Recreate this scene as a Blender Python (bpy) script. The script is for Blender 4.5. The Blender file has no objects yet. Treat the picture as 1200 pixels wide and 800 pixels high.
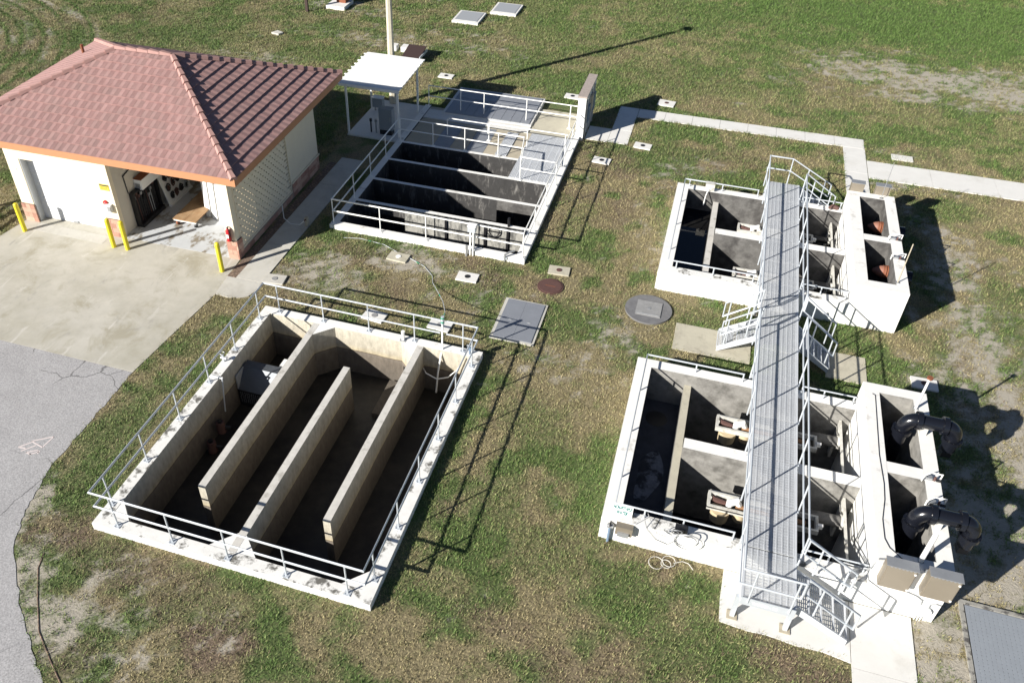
import bpy, bmesh, math, random
import numpy as np
from mathutils import Vector, Matrix, noise
R = math.radians
SC = bpy.context.scene
COL = SC.collection
random.seed(7)
rng = np.random.default_rng(7)

# ------------------------------------------------------------------ camera
cam_d = bpy.data.cameras.new('camera')
cam = bpy.data.objects.new('camera', cam_d); COL.objects.link(cam)
rt_ = (0.95342485, 0.30153262, 0.00769048); up_ = (-0.19409376, 0.59379534, 0.78085511); fw_ = (-0.23088672, 0.74597934, -0.62466483)
cam.matrix_world = Matrix(((rt_[0], up_[0], -fw_[0], 0), (rt_[1], up_[1], -fw_[1], 0), (rt_[2], up_[2], -fw_[2], 18.0), (0, 0, 0, 1)))
cam_d.sensor_width = 36; cam_d.lens = 992.132 / 1200 * 36
cam_d.shift_x = 0.0499; cam_d.shift_y = -0.03106
cam_d.clip_end = 2000
SC.camera = cam
# ------------------------------------------------------------------ light
EL, AZ = R(25.4), R(49.5)          # shadows run towards AZ (from +X to +Y)
sun_d = bpy.data.lights.new('sun', 'SUN'); sun = bpy.data.objects.new('sun', sun_d); COL.objects.link(sun)
sun_d.energy = 5.0; sun_d.angle = R(0.5); sun_d.color = (1.0, 0.955, 0.88)
sdir = Vector((math.cos(AZ) * math.cos(EL), math.sin(AZ) * math.cos(EL), -math.sin(EL)))
sun.rotation_euler = sdir.to_track_quat('-Z', 'Y').to_euler()
W = bpy.data.worlds.new("World"); SC.world = W; W.use_nodes = True
wn = W.node_tree.nodes; wl = W.node_tree.links
sky = wn.new('ShaderNodeTexSky'); sky.sky_type = 'NISHITA'; sky.sun_disc = False
sky.sun_elevation = EL; sky.air_density = .55; sky.dust_density = .25; sky.ozone_density = 1.0
to_sun = -sdir
sky.sun_rotation = math.atan2(to_sun.x, to_sun.y)
wl.new(sky.outputs[0], wn['Background'].inputs[0]); wn['Background'].inputs[1].default_value = 0.05
SC.view_settings.view_transform = 'Standard'; SC.view_settings.look = 'None'
SC.view_settings.exposure = 0.92; SC.view_settings.gamma = 1.0

# ------------------------------------------------------------------ materials
def mat(name, col, rough=0.8, metal=0.0, var=0.0, vscale=4.0, col2=None, thr=(0.45, 0.6), sc2=3.0, stretch=None, bump=0.0, bscale=40.0, det=6.0, coords='Object'):
    m = bpy.data.materials.new(name); m.use_nodes = True
    nt = m.node_tree; n = nt.nodes; l = nt.links; b = n['Principled BSDF']
    b.inputs['Roughness'].default_value = rough; b.inputs['Metallic'].default_value = metal
    c4 = (*col, 1)
    b.inputs['Base Color'].default_value = c4
    tc = n.new('ShaderNodeNewGeometry').outputs['Position']
    src = None
    if col2 is not None:
        v = tc
        if stretch:
            mp = n.new('ShaderNodeMapping'); mp.inputs['Scale'].default_value = stretch; l.new(tc, mp.inputs['Vector']); v = mp.outputs[0]
        no = n.new('ShaderNodeTexNoise'); no.inputs['Scale'].default_value = sc2; no.inputs['Detail'].default_value = det; no.inputs['Roughness'].default_value = 0.65; l.new(v, no.inputs['Vector'])
        mr = n.new('ShaderNodeMapRange'); mr.inputs[1].default_value = thr[0]; mr.inputs[2].default_value = thr[1]; l.new(no.outputs[0], mr.inputs[0])
        mx = n.new('ShaderNodeMix'); mx.data_type = 'RGBA'; mx.inputs[6].default_value = c4; mx.inputs[7].default_value = (*col2, 1); l.new(mr.outputs[0], mx.inputs[0]); src = mx.outputs[2]
    if var > 0:
        no = n.new('ShaderNodeTexNoise'); no.inputs['Scale'].default_value = vscale; no.inputs['Detail'].default_value = 8; no.inputs['Roughness'].default_value = 0.7; l.new(tc, no.inputs['Vector'])
        mr = n.new('ShaderNodeMapRange'); mr.inputs[1].default_value = 0.25; mr.inputs[2].default_value = 0.75; mr.inputs[3].default_value = 1 - var; mr.inputs[4].default_value = 1 + var; l.new(no.outputs[0], mr.inputs[0])
        mx = n.new('ShaderNodeMix'); mx.data_type = 'RGBA'; mx.blend_type = 'MULTIPLY'; mx.inputs[0].default_value = 1
        if src is None: mx.inputs[6].default_value = c4
        else: l.new(src, mx.inputs[6])
        l.new(mr.outputs[0], mx.inputs[7]); src = mx.outputs[2]
    if src is not None: l.new(src, b.inputs['Base Color'])
    if bump > 0:
        no = n.new('ShaderNodeTexNoise'); no.inputs['Scale'].default_value = bscale; no.inputs['Detail'].default_value = 5; l.new(tc, no.inputs['Vector'])
        bp = n.new('ShaderNodeBump'); bp.inputs['Strength'].default_value = bump; bp.inputs['Distance'].default_value = 0.02; l.new(no.outputs[0], bp.inputs['Height']); l.new(bp.outputs[0], b.inputs['Normal'])
    return m

M = {}
M['white_paint'] = mat('white_paint', (.76, .755, .73), .7, var=.05, vscale=1.5, col2=(.55, .53, .48), thr=(.56, .85), sc2=1.1)
M['white_top'] = mat('weathered_white_top', (.72, .71, .68), .8, var=.10, vscale=5, col2=(.13, .125, .11), thr=(.53, .63), sc2=2.8)
M['white_top_clean'] = mat('white_top_clean', (.76, .75, .72), .8, var=.07, vscale=4, col2=(.33, .31, .27), thr=(.60, .78), sc2=2.2)
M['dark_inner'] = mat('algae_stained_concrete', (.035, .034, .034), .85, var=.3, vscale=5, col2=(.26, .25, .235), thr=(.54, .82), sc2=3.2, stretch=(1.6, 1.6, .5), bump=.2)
M['grey_inner'] = mat('grey_pit_concrete', (.13, .126, .12), .85, var=.35, vscale=4, col2=(.055, .052, .05), thr=(.42, .62), sc2=1.6, bump=.2)
M['panel_conc'] = mat('streaked_panel_concrete', (.30, .295, .27), .85, var=.25, vscale=6, col2=(.09, .09, .085), thr=(.46, .62), sc2=4, stretch=(1.3, 1.3, .5))
M['black_floor'] = mat('wet_black_floor', (.012, .013, .016), .55, var=.4, vscale=2)
M['concrete'] = mat('concrete', (.47, .45, .395), .85, var=.10, vscale=1.2, col2=(.37, .35, .285), thr=(.45, .7), sc2=.42, bump=.1)
M['sidewalk'] = mat('bright_sidewalk', (.66, .65, .62), .85, var=.06, vscale=2, bump=.08)
M['slab_tan'] = mat('tan_concrete', (.46, .43, .34), .85, var=.1, vscale=2.5, col2=(.34, .31, .25), thr=(.5, .75), sc2=1.3)
M['walk_grey'] = mat('grey_walk_concrete', (.50, .485, .44), .85, var=.08, vscale=2)
M['rail'] = mat('galvanised_rail', (.55, .585, .62), .45, .3, var=.06, vscale=3)
M['rail_white'] = mat('white_rail_paint', (.80, .80, .77), .45)
M['grating'] = mat('galvanised_grating', (.60, .62, .645), .5, .15, var=.07, vscale=3)
M['steel'] = mat('stainless_panel', (.27, .235, .185), .45, .35, var=.06, vscale=2)
M['steel_grey'] = mat('grey_steel', (.36, .37, .38), .5, .5, var=.1)
M['checker'] = mat('checker_plate', (.25, .265, .29), .5, .25, var=.12, vscale=3)
M['yellow'] = mat('yellow_paint', (.72, .60, .03), .45, var=.05)
M['cream'] = mat('cream_stucco', (.72, .64, .49), .9, var=.04, vscale=3, bump=.15, bscale=60)
M['cream_in'] = mat('interior_beige', (.55, .51, .44), .9, var=.05)
M['fascia'] = mat('orange_brown_fascia', (.44, .205, .10), .6, var=.06)
M['tile'] = mat('terracotta_tile', (.315, .182, .168), .85, var=.08, vscale=1.2, col2=(.33, .205, .19), thr=(.4, .65), sc2=5)
M['tile_b'] = mat('terracotta_tile_pale', (.315, .192, .176), .85, var=.08, vscale=1.4, col2=(.275, .175, .162), thr=(.4, .65), sc2=5)
M['ridge'] = mat('ridge_tile', (.36, .21, .185), .85, var=.12, vscale=3)
M['brick'] = mat('pink_split_block', (.36, .19, .14), .9, var=.22, vscale=7, bump=.4, bscale=30)
M['brick_b'] = mat('pale_split_block', (.47, .30, .225), .9, var=.2, vscale=7, bump=.4, bscale=30)
M['mortar'] = mat('mortar', (.30, .22, .18), .9)
M['door'] = mat('door_white', (.68, .69, .70), .5, .05)
M['galv'] = mat('galvanised_jamb', (.50, .51, .51), .45, .4)
M['floor_paint'] = mat('grey_floor_paint', (.52, .54, .56), .35, var=.08, vscale=2, col2=(.24, .21, .165), thr=(.53, .60), sc2=1.6, stretch=(1, .6, 1))
M['soil'] = mat('soil', (.14, .10, .075), .95, var=.4, vscale=12, col2=(.30, .21, .15), thr=(.5, .65), sc2=14)
M['wood'] = mat('pale_wood', (.31, .185, .095), .7, var=.2, vscale=4, col2=(.38, .26, .15), thr=(.45, .6), sc2=3, stretch=(8, .8, 1))
M['tan_board'] = mat('tan_board', (.40, .355, .27), .8, var=.1, vscale=3)
M['black'] = mat('black_plastic', (.012, .012, .014), .45)
M['black_pipe'] = mat('black_epoxy_pipe', (.007, .008, .012), .22)
M['rubber'] = mat('terracotta_rubber', (.25, .115, .08), .6, var=.15, vscale=8)
M['white_plastic'] = mat('white_plastic', (.80, .80, .78), .4)
M['red'] = mat('red_enamel', (.50, .02, .025), .35)
M['rust'] = mat('rust', (.22, .075, .035), .8, var=.3, vscale=15)
M['brown_iron'] = mat('brown_iron', (.10, .050, .042), .75, var=.2, vscale=8)
M['man_conc'] = mat('grey_manhole_concrete', (.25, .25, .25), .85, var=.2, vscale=6)
M['man_dark'] = mat('dark_manhole_ring', (.15, .15, .155), .8, var=.25, vscale=5)
M['tray'] = mat('weathered_frp', (.52, .51, .47), .7, var=.2, vscale=6, col2=(.25, .22, .17), thr=(.55, .7), sc2=5)
M['tan_pipe'] = mat('tan_pipe', (.50, .41, .27), .6, var=.12, vscale=5)
M['orange'] = mat('orange_brown_rod', (.24, .125, .06), .6, var=.1)
M['dark_panel'] = mat('dark_brown_panel', (.055, .035, .03), .5)
M['pole'] = mat('pale_concrete_pole', (.50, .46, .36), .8, var=.08, vscale=3)
M['sign_yellow'] = mat('sign_yellow', (.72, .56, .06), .5)
M['sign_white'] = mat('sign_white', (.82, .84, .82), .5)
M['teal'] = mat('teal_print', (.005, .13, .12), .5)
M['print_dark'] = mat('dark_print', (.03, .03, .03), .6)
M['print_pale'] = mat('pale_print', (.80, .81, .82), .5)
M['mark'] = mat('faded_pavement_paint', (.66, .58, .56), .9)
M['green_tape'] = mat('green_tape', (.02, .28, .16), .5)
M['blue'] = mat('blue_grey_enamel', (.16, .22, .30), .4)
M['brown_wall'] = mat('weathered_wall_cap', (.34, .29, .26), .9, var=.25, vscale=8)
M['grey_lid'] = mat('grey_aluminium_lid', (.28, .295, .325), .55, .3, var=.08, vscale=3)
M['canopy'] = mat('canopy_white', (.82, .82, .80), .4)
M['cabinet'] = mat('grey_cabinet', (.25, .28, .31), .5, .1)

# T1 channel walls: tan fair-faced band above the old water line, rough grey below
def per_object(name, amt):
    m = M[name]; nt = m.node_tree; n = nt.nodes; l = nt.links; b = n['Principled BSDF']; o = n.new('ShaderNodeObjectInfo'); mr = n.new('ShaderNodeMapRange'); mr.inputs[3].default_value = 1 - amt; mr.inputs[4].default_value = 1 + amt; l.new(o.outputs['Random'], mr.inputs[0])
    x = n.new('ShaderNodeMix'); x.data_type = 'RGBA'; x.blend_type = 'MULTIPLY'; x.inputs[0].default_value = 1; l.new(b.inputs['Base Color'].links[0].from_socket, x.inputs[6]); l.new(mr.outputs[0], x.inputs[7]); l.new(x.outputs[2], b.inputs['Base Color'])
for k_ in ('tile', 'tile_b', 'ridge'): per_object(k_, .07)
for k_ in ('brick', 'brick_b'): per_object(k_, .14)
def stains(name, layers):
    m = M[name]; nt = m.node_tree; n = nt.nodes; l = nt.links; b = n['Principled BSDF']; g = n.new('ShaderNodeNewGeometry')
    for sc, lo, hi, col, amt, st, dist in layers:
        mp = n.new('ShaderNodeMapping'); mp.inputs['Scale'].default_value = st; mp.inputs['Rotation'].default_value = (0, 0, .5); l.new(g.outputs['Position'], mp.inputs[0])
        no = n.new('ShaderNodeTexNoise'); no.inputs['Scale'].default_value = sc; no.inputs['Detail'].default_value = 9; no.inputs['Roughness'].default_value = .68; no.inputs['Distortion'].default_value = dist; l.new(mp.outputs[0], no.inputs['Vector'])
        mr = n.new('ShaderNodeMapRange'); mr.inputs[1].default_value = lo; mr.inputs[2].default_value = hi; mr.inputs[4].default_value = amt; l.new(no.outputs[0], mr.inputs[0])
        x = n.new('ShaderNodeMix'); x.data_type = 'RGBA'; l.new(mr.outputs[0], x.inputs[0]); l.new(b.inputs['Base Color'].links[0].from_socket, x.inputs[6]); x.inputs[7].default_value = (*col, 1); l.new(x.outputs[2], b.inputs['Base Color'])
stains('concrete', [(.7, .52, .66, (.30, .275, .20), .7, (1, 1, 1), .6), (1.6, .58, .70, (.27, .26, .24), .55, (1, .35, 1), 1.2), (9, .62, .72, (.25, .24, .22), .5, (1, 1, 1), 0), (2.2, .60, .66, (.56, .54, .50), .6, (1, .3, 1), .8)])
stains('walk_grey', [(.9, .50, .68, (.33, .31, .26), .6, (1, 1, 1), .5), (8, .60, .72, (.28, .27, .25), .45, (1, 1, 1), 0)])
stains('sidewalk', [(1.1, .54, .72, (.50, .48, .43), .5, (1, 1, 1), .6), (7, .62, .72, (.40, .38, .34), .4, (1, 1, 1), 0)])
stains('slab_tan', [(2.5, .55, .68, (.26, .24, .18), .6, (1, 1, 1), .6), (14, .62, .70, (.14, .13, .11), .7, (1, 1, 1), 0)])
stains('white_paint', [(3.5, .60, .78, (.42, .40, .35), .5, (2.2, 2.2, .4), 0)])
def channel_mat():
    m = mat('channel_wall_concrete', (.42, .375, .29), .85)
    nt = m.node_tree; n = nt.nodes; l = nt.links; b = n['Principled BSDF']
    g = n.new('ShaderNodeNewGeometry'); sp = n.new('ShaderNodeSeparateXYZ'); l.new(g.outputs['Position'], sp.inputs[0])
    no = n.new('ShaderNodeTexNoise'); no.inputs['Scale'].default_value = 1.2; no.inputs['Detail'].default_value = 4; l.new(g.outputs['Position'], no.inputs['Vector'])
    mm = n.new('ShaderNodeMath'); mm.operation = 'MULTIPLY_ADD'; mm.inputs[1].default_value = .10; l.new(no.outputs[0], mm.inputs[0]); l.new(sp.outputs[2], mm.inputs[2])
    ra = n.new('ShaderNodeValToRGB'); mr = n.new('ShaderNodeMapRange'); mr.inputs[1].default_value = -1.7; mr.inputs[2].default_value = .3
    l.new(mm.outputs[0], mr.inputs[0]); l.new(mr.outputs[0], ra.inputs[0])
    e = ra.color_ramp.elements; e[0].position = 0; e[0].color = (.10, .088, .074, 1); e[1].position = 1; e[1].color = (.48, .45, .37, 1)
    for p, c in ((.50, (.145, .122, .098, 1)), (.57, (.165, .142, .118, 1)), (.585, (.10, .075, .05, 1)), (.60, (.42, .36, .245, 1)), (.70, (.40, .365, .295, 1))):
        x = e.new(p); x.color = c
    no2 = n.new('ShaderNodeTexNoise'); no2.inputs['Scale'].default_value = 5; no2.inputs['Detail'].default_value = 9; no2.inputs['Roughness'].default_value = .72
    mp = n.new('ShaderNodeMapping'); mp.inputs['Scale'].default_value = (1.4, 1.4, .6); l.new(g.outputs['Position'], mp.inputs[0]); l.new(mp.outputs[0], no2.inputs['Vector'])
    mr2 = n.new('ShaderNodeMapRange'); mr2.inputs[1].default_value = .25; mr2.inputs[2].default_value = .75; mr2.inputs[3].default_value = .62; mr2.inputs[4].default_value = 1.3; l.new(no2.outputs[0], mr2.inputs[0])
    mx = n.new('ShaderNodeMix'); mx.data_type = 'RGBA'; mx.blend_type = 'MULTIPLY'; mx.inputs[0].default_value = 1
    l.new(ra.outputs[0], mx.inputs[6]); l.new(mr2.outputs[0], mx.inputs[7]); l.new(mx.outputs[2], b.inputs['Base Color'])
    bp = n.new('ShaderNodeBump'); bp.inputs['Strength'].default_value = .35; bp.inputs['Distance'].default_value = .02; n3 = n.new('ShaderNodeTexNoise'); n3.inputs['Scale'].default_value = 26; l.new(g.outputs['Position'], n3.inputs['Vector']); l.new(n3.outputs[0], bp.inputs['Height']); l.new(bp.outputs[0], b.inputs['Normal'])
    return m
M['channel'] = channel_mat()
M['wet_floor'] = mat('wet_channel_floor', (.040, .035, .028), .5, var=.4, vscale=3, col2=(.018, .016, .014), thr=(.42, .6), sc2=.8)

def asphalt():
    m = mat('weathered_asphalt', (.35, .343, .345), .9, var=.12, vscale=1.0, bump=.25, bscale=45)
    nt = m.node_tree; n = nt.nodes; l = nt.links; b = n['Principled BSDF']
    g = n.new('ShaderNodeNewGeometry')
    vo = n.new('ShaderNodeTexNoise'); vo.inputs['Scale'].default_value = 26; vo.inputs['Detail'].default_value = 4; l.new(g.outputs['Position'], vo.inputs['Vector'])
    mr = n.new('ShaderNodeMapRange'); mr.inputs[1].default_value = .3; mr.inputs[2].default_value = .7; mr.inputs[3].default_value = .72; mr.inputs[4].default_value = 1.28; l.new(vo.outputs[0], mr.inputs[0])
    old = b.inputs['Base Color'].links[0].from_socket
    mx = n.new('ShaderNodeMix'); mx.data_type = 'RGBA'; mx.blend_type = 'MULTIPLY'; mx.inputs[0].default_value = 1; l.new(old, mx.inputs[6]); l.new(mr.outputs[0], mx.inputs[7])
    # crack lines
    nd = n.new('ShaderNodeTexNoise'); nd.inputs['Scale'].default_value = 1.1; nd.inputs['Detail'].default_value = 6; l.new(g.outputs['Position'], nd.inputs['Vector'])
    ad = n.new('ShaderNodeMix'); ad.data_type = 'RGBA'; ad.blend_type = 'LINEAR_LIGHT'; ad.inputs[0].default_value = .35; l.new(g.outputs['Position'], ad.inputs[6]); l.new(nd.outputs[1], ad.inputs[7])
    cr = n.new('ShaderNodeTexVoronoi'); cr.feature = 'DISTANCE_TO_EDGE'; cr.inputs['Scale'].default_value = .45; l.new(ad.outputs[2], cr.inputs['Vector'])
    m2 = n.new('ShaderNodeMapRange'); m2.inputs[1].default_value = .004; m2.inputs[2].default_value = .010; m2.inputs[3].default_value = .45; m2.inputs[4].default_value = 1; l.new(cr.outputs['Distance'], m2.inputs[0])
    mk = n.new('ShaderNodeTexNoise'); mk.inputs['Scale'].default_value = .35; l.new(g.outputs['Position'], mk.inputs['Vector'])
    m3 = n.new('ShaderNodeMapRange'); m3.inputs[1].default_value = .46; m3.inputs[2].default_value = .50; l.new(mk.outputs[0], m3.inputs[0])
    m4 = n.new('ShaderNodeMath'); m4.operation = 'MAXIMUM'; l.new(m2.outputs[0], m4.inputs[0]); l.new(m3.outputs[0], m4.inputs[1])
    mx2 = n.new('ShaderNodeMix'); mx2.data_type = 'RGBA'; mx2.blend_type = 'MULTIPLY'; mx2.inputs[0].default_value = 1; l.new(mx.outputs[2], mx2.inputs[6]); l.new(m4.outputs[0], mx2.inputs[7])
    l.new(mx2.outputs[2], b.inputs['Base Color'])
    return m
M['asphalt'] = asphalt()
def water_mat():
    m = mat('still_dark_water', (.006, .008, .014), .04)
    b = m.node_tree.nodes['Principled BSDF']; b.inputs['IOR'].default_value = 1.33
    n = m.node_tree.nodes; l = m.node_tree.links
    g = n.new('ShaderNodeNewGeometry'); no = n.new('ShaderNodeTexNoise'); no.inputs['Scale'].default_value = 3; l.new(g.outputs['Position'], no.inputs['Vector'])
    bp = n.new('ShaderNodeBump'); bp.inputs['Strength'].default_value = .03; l.new(no.outputs[0], bp.inputs['Height']); l.new(bp.outputs[0], b.inputs['Normal'])
    return m
M['water'] = water_mat()

# ------------------------------------------------------------------ mesh helpers
WL = {}
class MB:
    def __init__(s): s.v = []; s.f = []
    def box(s, x0, y0, z0, x1, y1, z1):
        if x1 < x0: x0, x1 = x1, x0
        if y1 < y0: y0, y1 = y1, y0
        if z1 < z0: z0, z1 = z1, z0
        b = len(s.v)
        s.v += [(x0, y0, z0), (x1, y0, z0), (x1, y1, z0), (x0, y1, z0), (x0, y0, z1), (x1, y0, z1), (x1, y1, z1), (x0, y1, z1)]
        s.f += [tuple(b + i for i in q) for q in ((0, 3, 2, 1), (4, 5, 6, 7), (0, 1, 5, 4), (1, 2, 6, 5), (2, 3, 7, 6), (3, 0, 4, 7))]
        return s
    def prism(s, poly, z0, z1):
        a = sum(poly[i][0] * poly[(i + 1) % len(poly)][1] - poly[(i + 1) % len(poly)][0] * poly[i][1] for i in range(len(poly)))
        if a < 0: poly = poly[::-1]
        b = len(s.v); n = len(poly)
        s.v += [(x, y, z0) for x, y in poly] + [(x, y, z1) for x, y in poly]
        s.f.append(tuple(b + i for i in range(n))[::-1]); s.f.append(tuple(b + n + i for i in range(n)))
        for i in range(n):
            j = (i + 1) % n; s.f.append((b + i, b + j, b + n + j, b + n + i))
        return s
    def hexa(s, pts):      # 8 points: bottom loop, top loop
        b = len(s.v); s.v += [tuple(p) for p in pts]
        s.f += [tuple(b + i for i in q) for q in ((0, 3, 2, 1), (4, 5, 6, 7), (0, 1, 5, 4), (1, 2, 6, 5), (2, 3, 7, 6), (3, 0, 4, 7))]
        return s
    def tube(s, pts, r, n=8, cap=True):
        pts = [Vector(p) for p in pts]; rs = r if isinstance(r, (list, tuple)) else [r] * len(pts)
        b = len(s.v); prev = None
        for i, p in enumerate(pts):
            if i == 0: d = pts[1] - pts[0]
            elif i == len(pts) - 1: d = pts[-1] - pts[-2]
            else: d = (pts[i + 1] - p).normalized() + (p - pts[i - 1]).normalized()
            if d.length < 1e-9: d = pts[i] - pts[i - 1]
            d.normalize()
            if prev is None:
                u = d.orthogonal().normalized()
            else:
                u = (prev - d * prev.dot(d));
                u = u.normalized() if u.length > 1e-6 else d.orthogonal().normalized()
            prev = u; w = d.cross(u)
            k = 1.0
            if 0 < i < len(pts) - 1:
                c = (pts[i + 1] - p).normalized().dot(d); k = 1 / max(c, .5)
            for j in range(n):
                a = 2 * math.pi * j / n
                s.v.append(tuple(p + (u * math.cos(a) + w * math.sin(a)) * rs[i] * (k if len(pts) < 7 else 1)))
        for i in range(len(pts) - 1):
            for j in range(n):
                k = (j + 1) % n; s.f.append((b + i * n + j, b + i * n + k, b + (i + 1) * n + k, b + (i + 1) * n + j))
        if cap:
            s.f.append(tuple(b + j for j in range(n))[::-1]); e = b + (len(pts) - 1) * n; s.f.append(tuple(e + j for j in range(n)))
        return s
    def cyl(s, p0, p1, r0, r1=None, n=12): return s.tube([p0, p1], [r0, r0 if r1 is None else r1], n)
    def disc(s, x, y, z0, z1, r, n=24): return s.prism([(x + r * math.cos(2 * math.pi * i / n), y + r * math.sin(2 * math.pi * i / n)) for i in range(n)], z0, z1)
    def mesh(s, name, m, off=(0, 0, 0)):
        me = bpy.data.meshes.new(name)
        ox, oy, oz = off
        me.from_pydata([(x - ox, y - oy, z - oz) for x, y, z in s.v], [], s.f); me.update()
        ms = m if isinstance(m, list) else [m]
        for q in ms: me.materials.append(M[q] if isinstance(q, str) else q)
        me.polygons.foreach_set('use_smooth', [True] * len(me.polygons)); me.set_sharp_from_angle(angle=R(32))
        return me
    def build(s, name, m, parent=None, local=False, label=None, kind=None):
        off = (0, 0, 0)
        if parent is not None and not local: off = WL[parent.name]
        if parent is None: # origin at base centre
            xs, ys, zs = zip(*s.v); off = ((min(xs) + max(xs)) / 2, (min(ys) + max(ys)) / 2, min(zs))
        me = s.mesh(name, m, off)
        o = bpy.data.objects.new(name, me); COL.objects.link(o)
        if parent is None: o.location = off; WL[o.name] = off
        else: o.parent = parent; WL[o.name] = off
        if label: o['label'] = label
        if kind: o['kind'] = kind
        return o
def link(name, me, parent, loc=(0, 0, 0), rz=0.0, rot=None):
    o = bpy.data.objects.new(name, me); COL.objects.link(o); o.parent = parent
    o.location = loc; o.rotation_euler = rot if rot is not None else (0, 0, rz); WL[o.name] = WL.get(parent.name, (0, 0, 0)) if parent else (0, 0, 0)
    return o
def tag(o, label, cat, group=None):
    o['label'] = label; o['category'] = cat
    if group: o['group'] = group
    return o
def thing(name, label, cat, loc, group=None, rz=0.0):
    o = bpy.data.objects.new(name, None); COL.objects.link(o); o.location = loc; o.rotation_euler = (0, 0, rz); o.empty_display_size = .2
    WL[o.name] = tuple(loc) if rz == 0 else (0, 0, 0)
    return tag(o, label, cat, group)
def struct(o): o['kind'] = 'structure'; return o
def copy_tree(o, parent=None):
    c = o.copy(); COL.objects.link(c); c.parent = parent; WL[c.name] = WL.get(o.name, (0, 0, 0))
    for ch in [x for x in o.children]: copy_tree(ch, c)
    return c
def arc(c, r, a0, a1, n, ax, ay):
    c = Vector(c); ax = Vector(ax); ay = Vector(ay)
    return [tuple(c + ax * r * math.cos(a0 + (a1 - a0) * i / n) + ay * r * math.sin(a0 + (a1 - a0) * i / n)) for i in range(n + 1)]
def text_mesh(body, size, name, bold=0.0, fit=None):
    cu = bpy.data.curves.new(name, 'FONT'); cu.body = body; cu.size = size; cu.align_x = 'CENTER'; cu.align_y = 'CENTER'; cu.extrude = .002; cu.offset = bold
    t = bpy.data.objects.new('tmp_text', cu); COL.objects.link(t)
    dg = bpy.context.evaluated_depsgraph_get(); me = bpy.data.meshes.new_from_object(t.evaluated_get(dg)); me.name = name
    if fit:
        xs = [v.co.x for v in me.vertices]; ysv = [v.co.y for v in me.vertices]; mx_ = (max(xs) + min(xs)) / 2; my_ = (max(ysv) + min(ysv)) / 2
        for v in me.vertices: v.co.x = (v.co.x - mx_) * fit[0] / (max(xs) - min(xs)); v.co.y = (v.co.y - my_) * fit[1] / (max(ysv) - min(ysv))
    bpy.data.objects.remove(t); bpy.data.curves.remove(cu)
    return me

# ------------------------------------------------------------------ layout rectangles (site metres)
T1 = (-12.87, 10.01, -5.25, 19.36); T2 = (-12.97, 24.70, -5.25, 35.85); T3 = (-.53, 24.73, 7.30, 31.0); T4 = (-.53, 13.75, 7.30, 20.0)
HOLES = [(T1[0] + .1, T1[1] + .1, T1[2] - .1, T1[3] - .1), (T2[0] + .1, T2[1] + .1, T2[2] - .1, 32.5), (T3[0] + .1, T3[1] + .1, T3[2] - .1, T3[3] - .1), (T4[0] + .1, T4[1] + .1, T4[2] - .1, T4[3] - .1)]
EDGE = [(-15.03, 19.66), (-15.2, 17.6), (-15.39, 15.33), (-15.35, 14.0), (-15.33, 12.96), (-15.28, 11.45), (-15.06, 10.44), (-14.85, 9.7), (-14.44, 8.95), (-13.34, 7.78), (-12.3, 6.9), (-11.3, 6.1), (-9.6, 4.8), (-7, 3.6), (-4, 3)]
BR = (-24.378, 21.608)     # garage corner
def in_poly(x, y, P):
    c = np.zeros(x.shape, bool); n = len(P)
    for i in range(n):
        x0, y0 = P[i]; x1, y1 = P[(i + 1) % n]
        if y0 == y1: continue
        k = ((y0 > y) != (y1 > y)) & (x < (x1 - x0) * (y - y0) / (y1 - y0) + x0); c ^= k
    return c
ROADPOLY = EDGE + [(-4, -40), (-60, -40), (-60, 19.66)]
_e = []
for _i in range(len(EDGE) - 1):
    for _k in range(8):
        _t = _k / 8; _a, _b = EDGE[_i], EDGE[_i + 1]; _j = .03 if _i > 1 else .0
        _e.append((_a[0] + (_b[0] - _a[0]) * _t + random.uniform(-_j, _j), _a[1] + (_b[1] - _a[1]) * _t + random.uniform(-_j, _j)))
EDGE_R = _e + [EDGE[-1]]
HARD_RECT = [T1, (T2[0], T2[1], T2[2], T2[3]), T3, T4, (-24.6, 19.0, -15.1, 29.2), (-15.1, 20.7, -13.7, 30.2), (-15.1, 19.66, -13.75, 20.8), (-15.5, 29.0, -12.9, 36.0), (-11.95, 35.2, -5.3, 38.3), (-5.5, 34.8, -5.0, 37.5),
             (-5.05, 35.1, -3.1, 36.45), (-4.02, 36.4, -3.1, 39.0), (-3.2, 38.05, 7.1, 39.0), (6.16, 31.0, 7.12, 38.1), (7.1, 35.35, 60, 36.97),
             (.42, 21.7, 2.85, 23.05), (5.15, 21.8, 6.35, 23.1), (2.57, 12.2, 5.6, 13.75), (5.45, 6.0, 6.9, 13.75), (8.0, 8, 12.5, 14.6), (-5.35, 20.38, -3.85, 22.58)]

# ---- ground cover field (kinds of cover: green grass, dry grass, bare sand, brown litter)
def vnoise(x, y, s, seed):
    # smooth value noise, vectorised
    xs = x * s + seed * 17.13; ys = y * s - seed * 9.71
    x0 = np.floor(xs).astype(np.int64); y0 = np.floor(ys).astype(np.int64); fx = xs - x0; fy = ys - y0
    fx = fx * fx * (3 - 2 * fx); fy = fy * fy * (3 - 2 * fy)
    def h(a, b):
        n = (a * 374761393 + b * 668265263 + seed * 144665) & 0x7fffffff
        n = ((n ^ (n >> 13)) * 1274126177) & 0x7fffffff
        return ((n ^ (n >> 16)) & 0xffff) / 65535.0
    return (h(x0, y0) * (1 - fx) + h(x0 + 1, y0) * fx) * (1 - fy) + (h(x0, y0 + 1) * (1 - fx) + h(x0 + 1, y0 + 1) * fx) * fy
def fbm(x, y, s, seed, o=4):
    a = 0; t = 0; k = 1
    for i in range(o): a = a + k * vnoise(x, y, s * 2 ** i, seed + i); t += k; k *= .55
    return a / t
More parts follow.
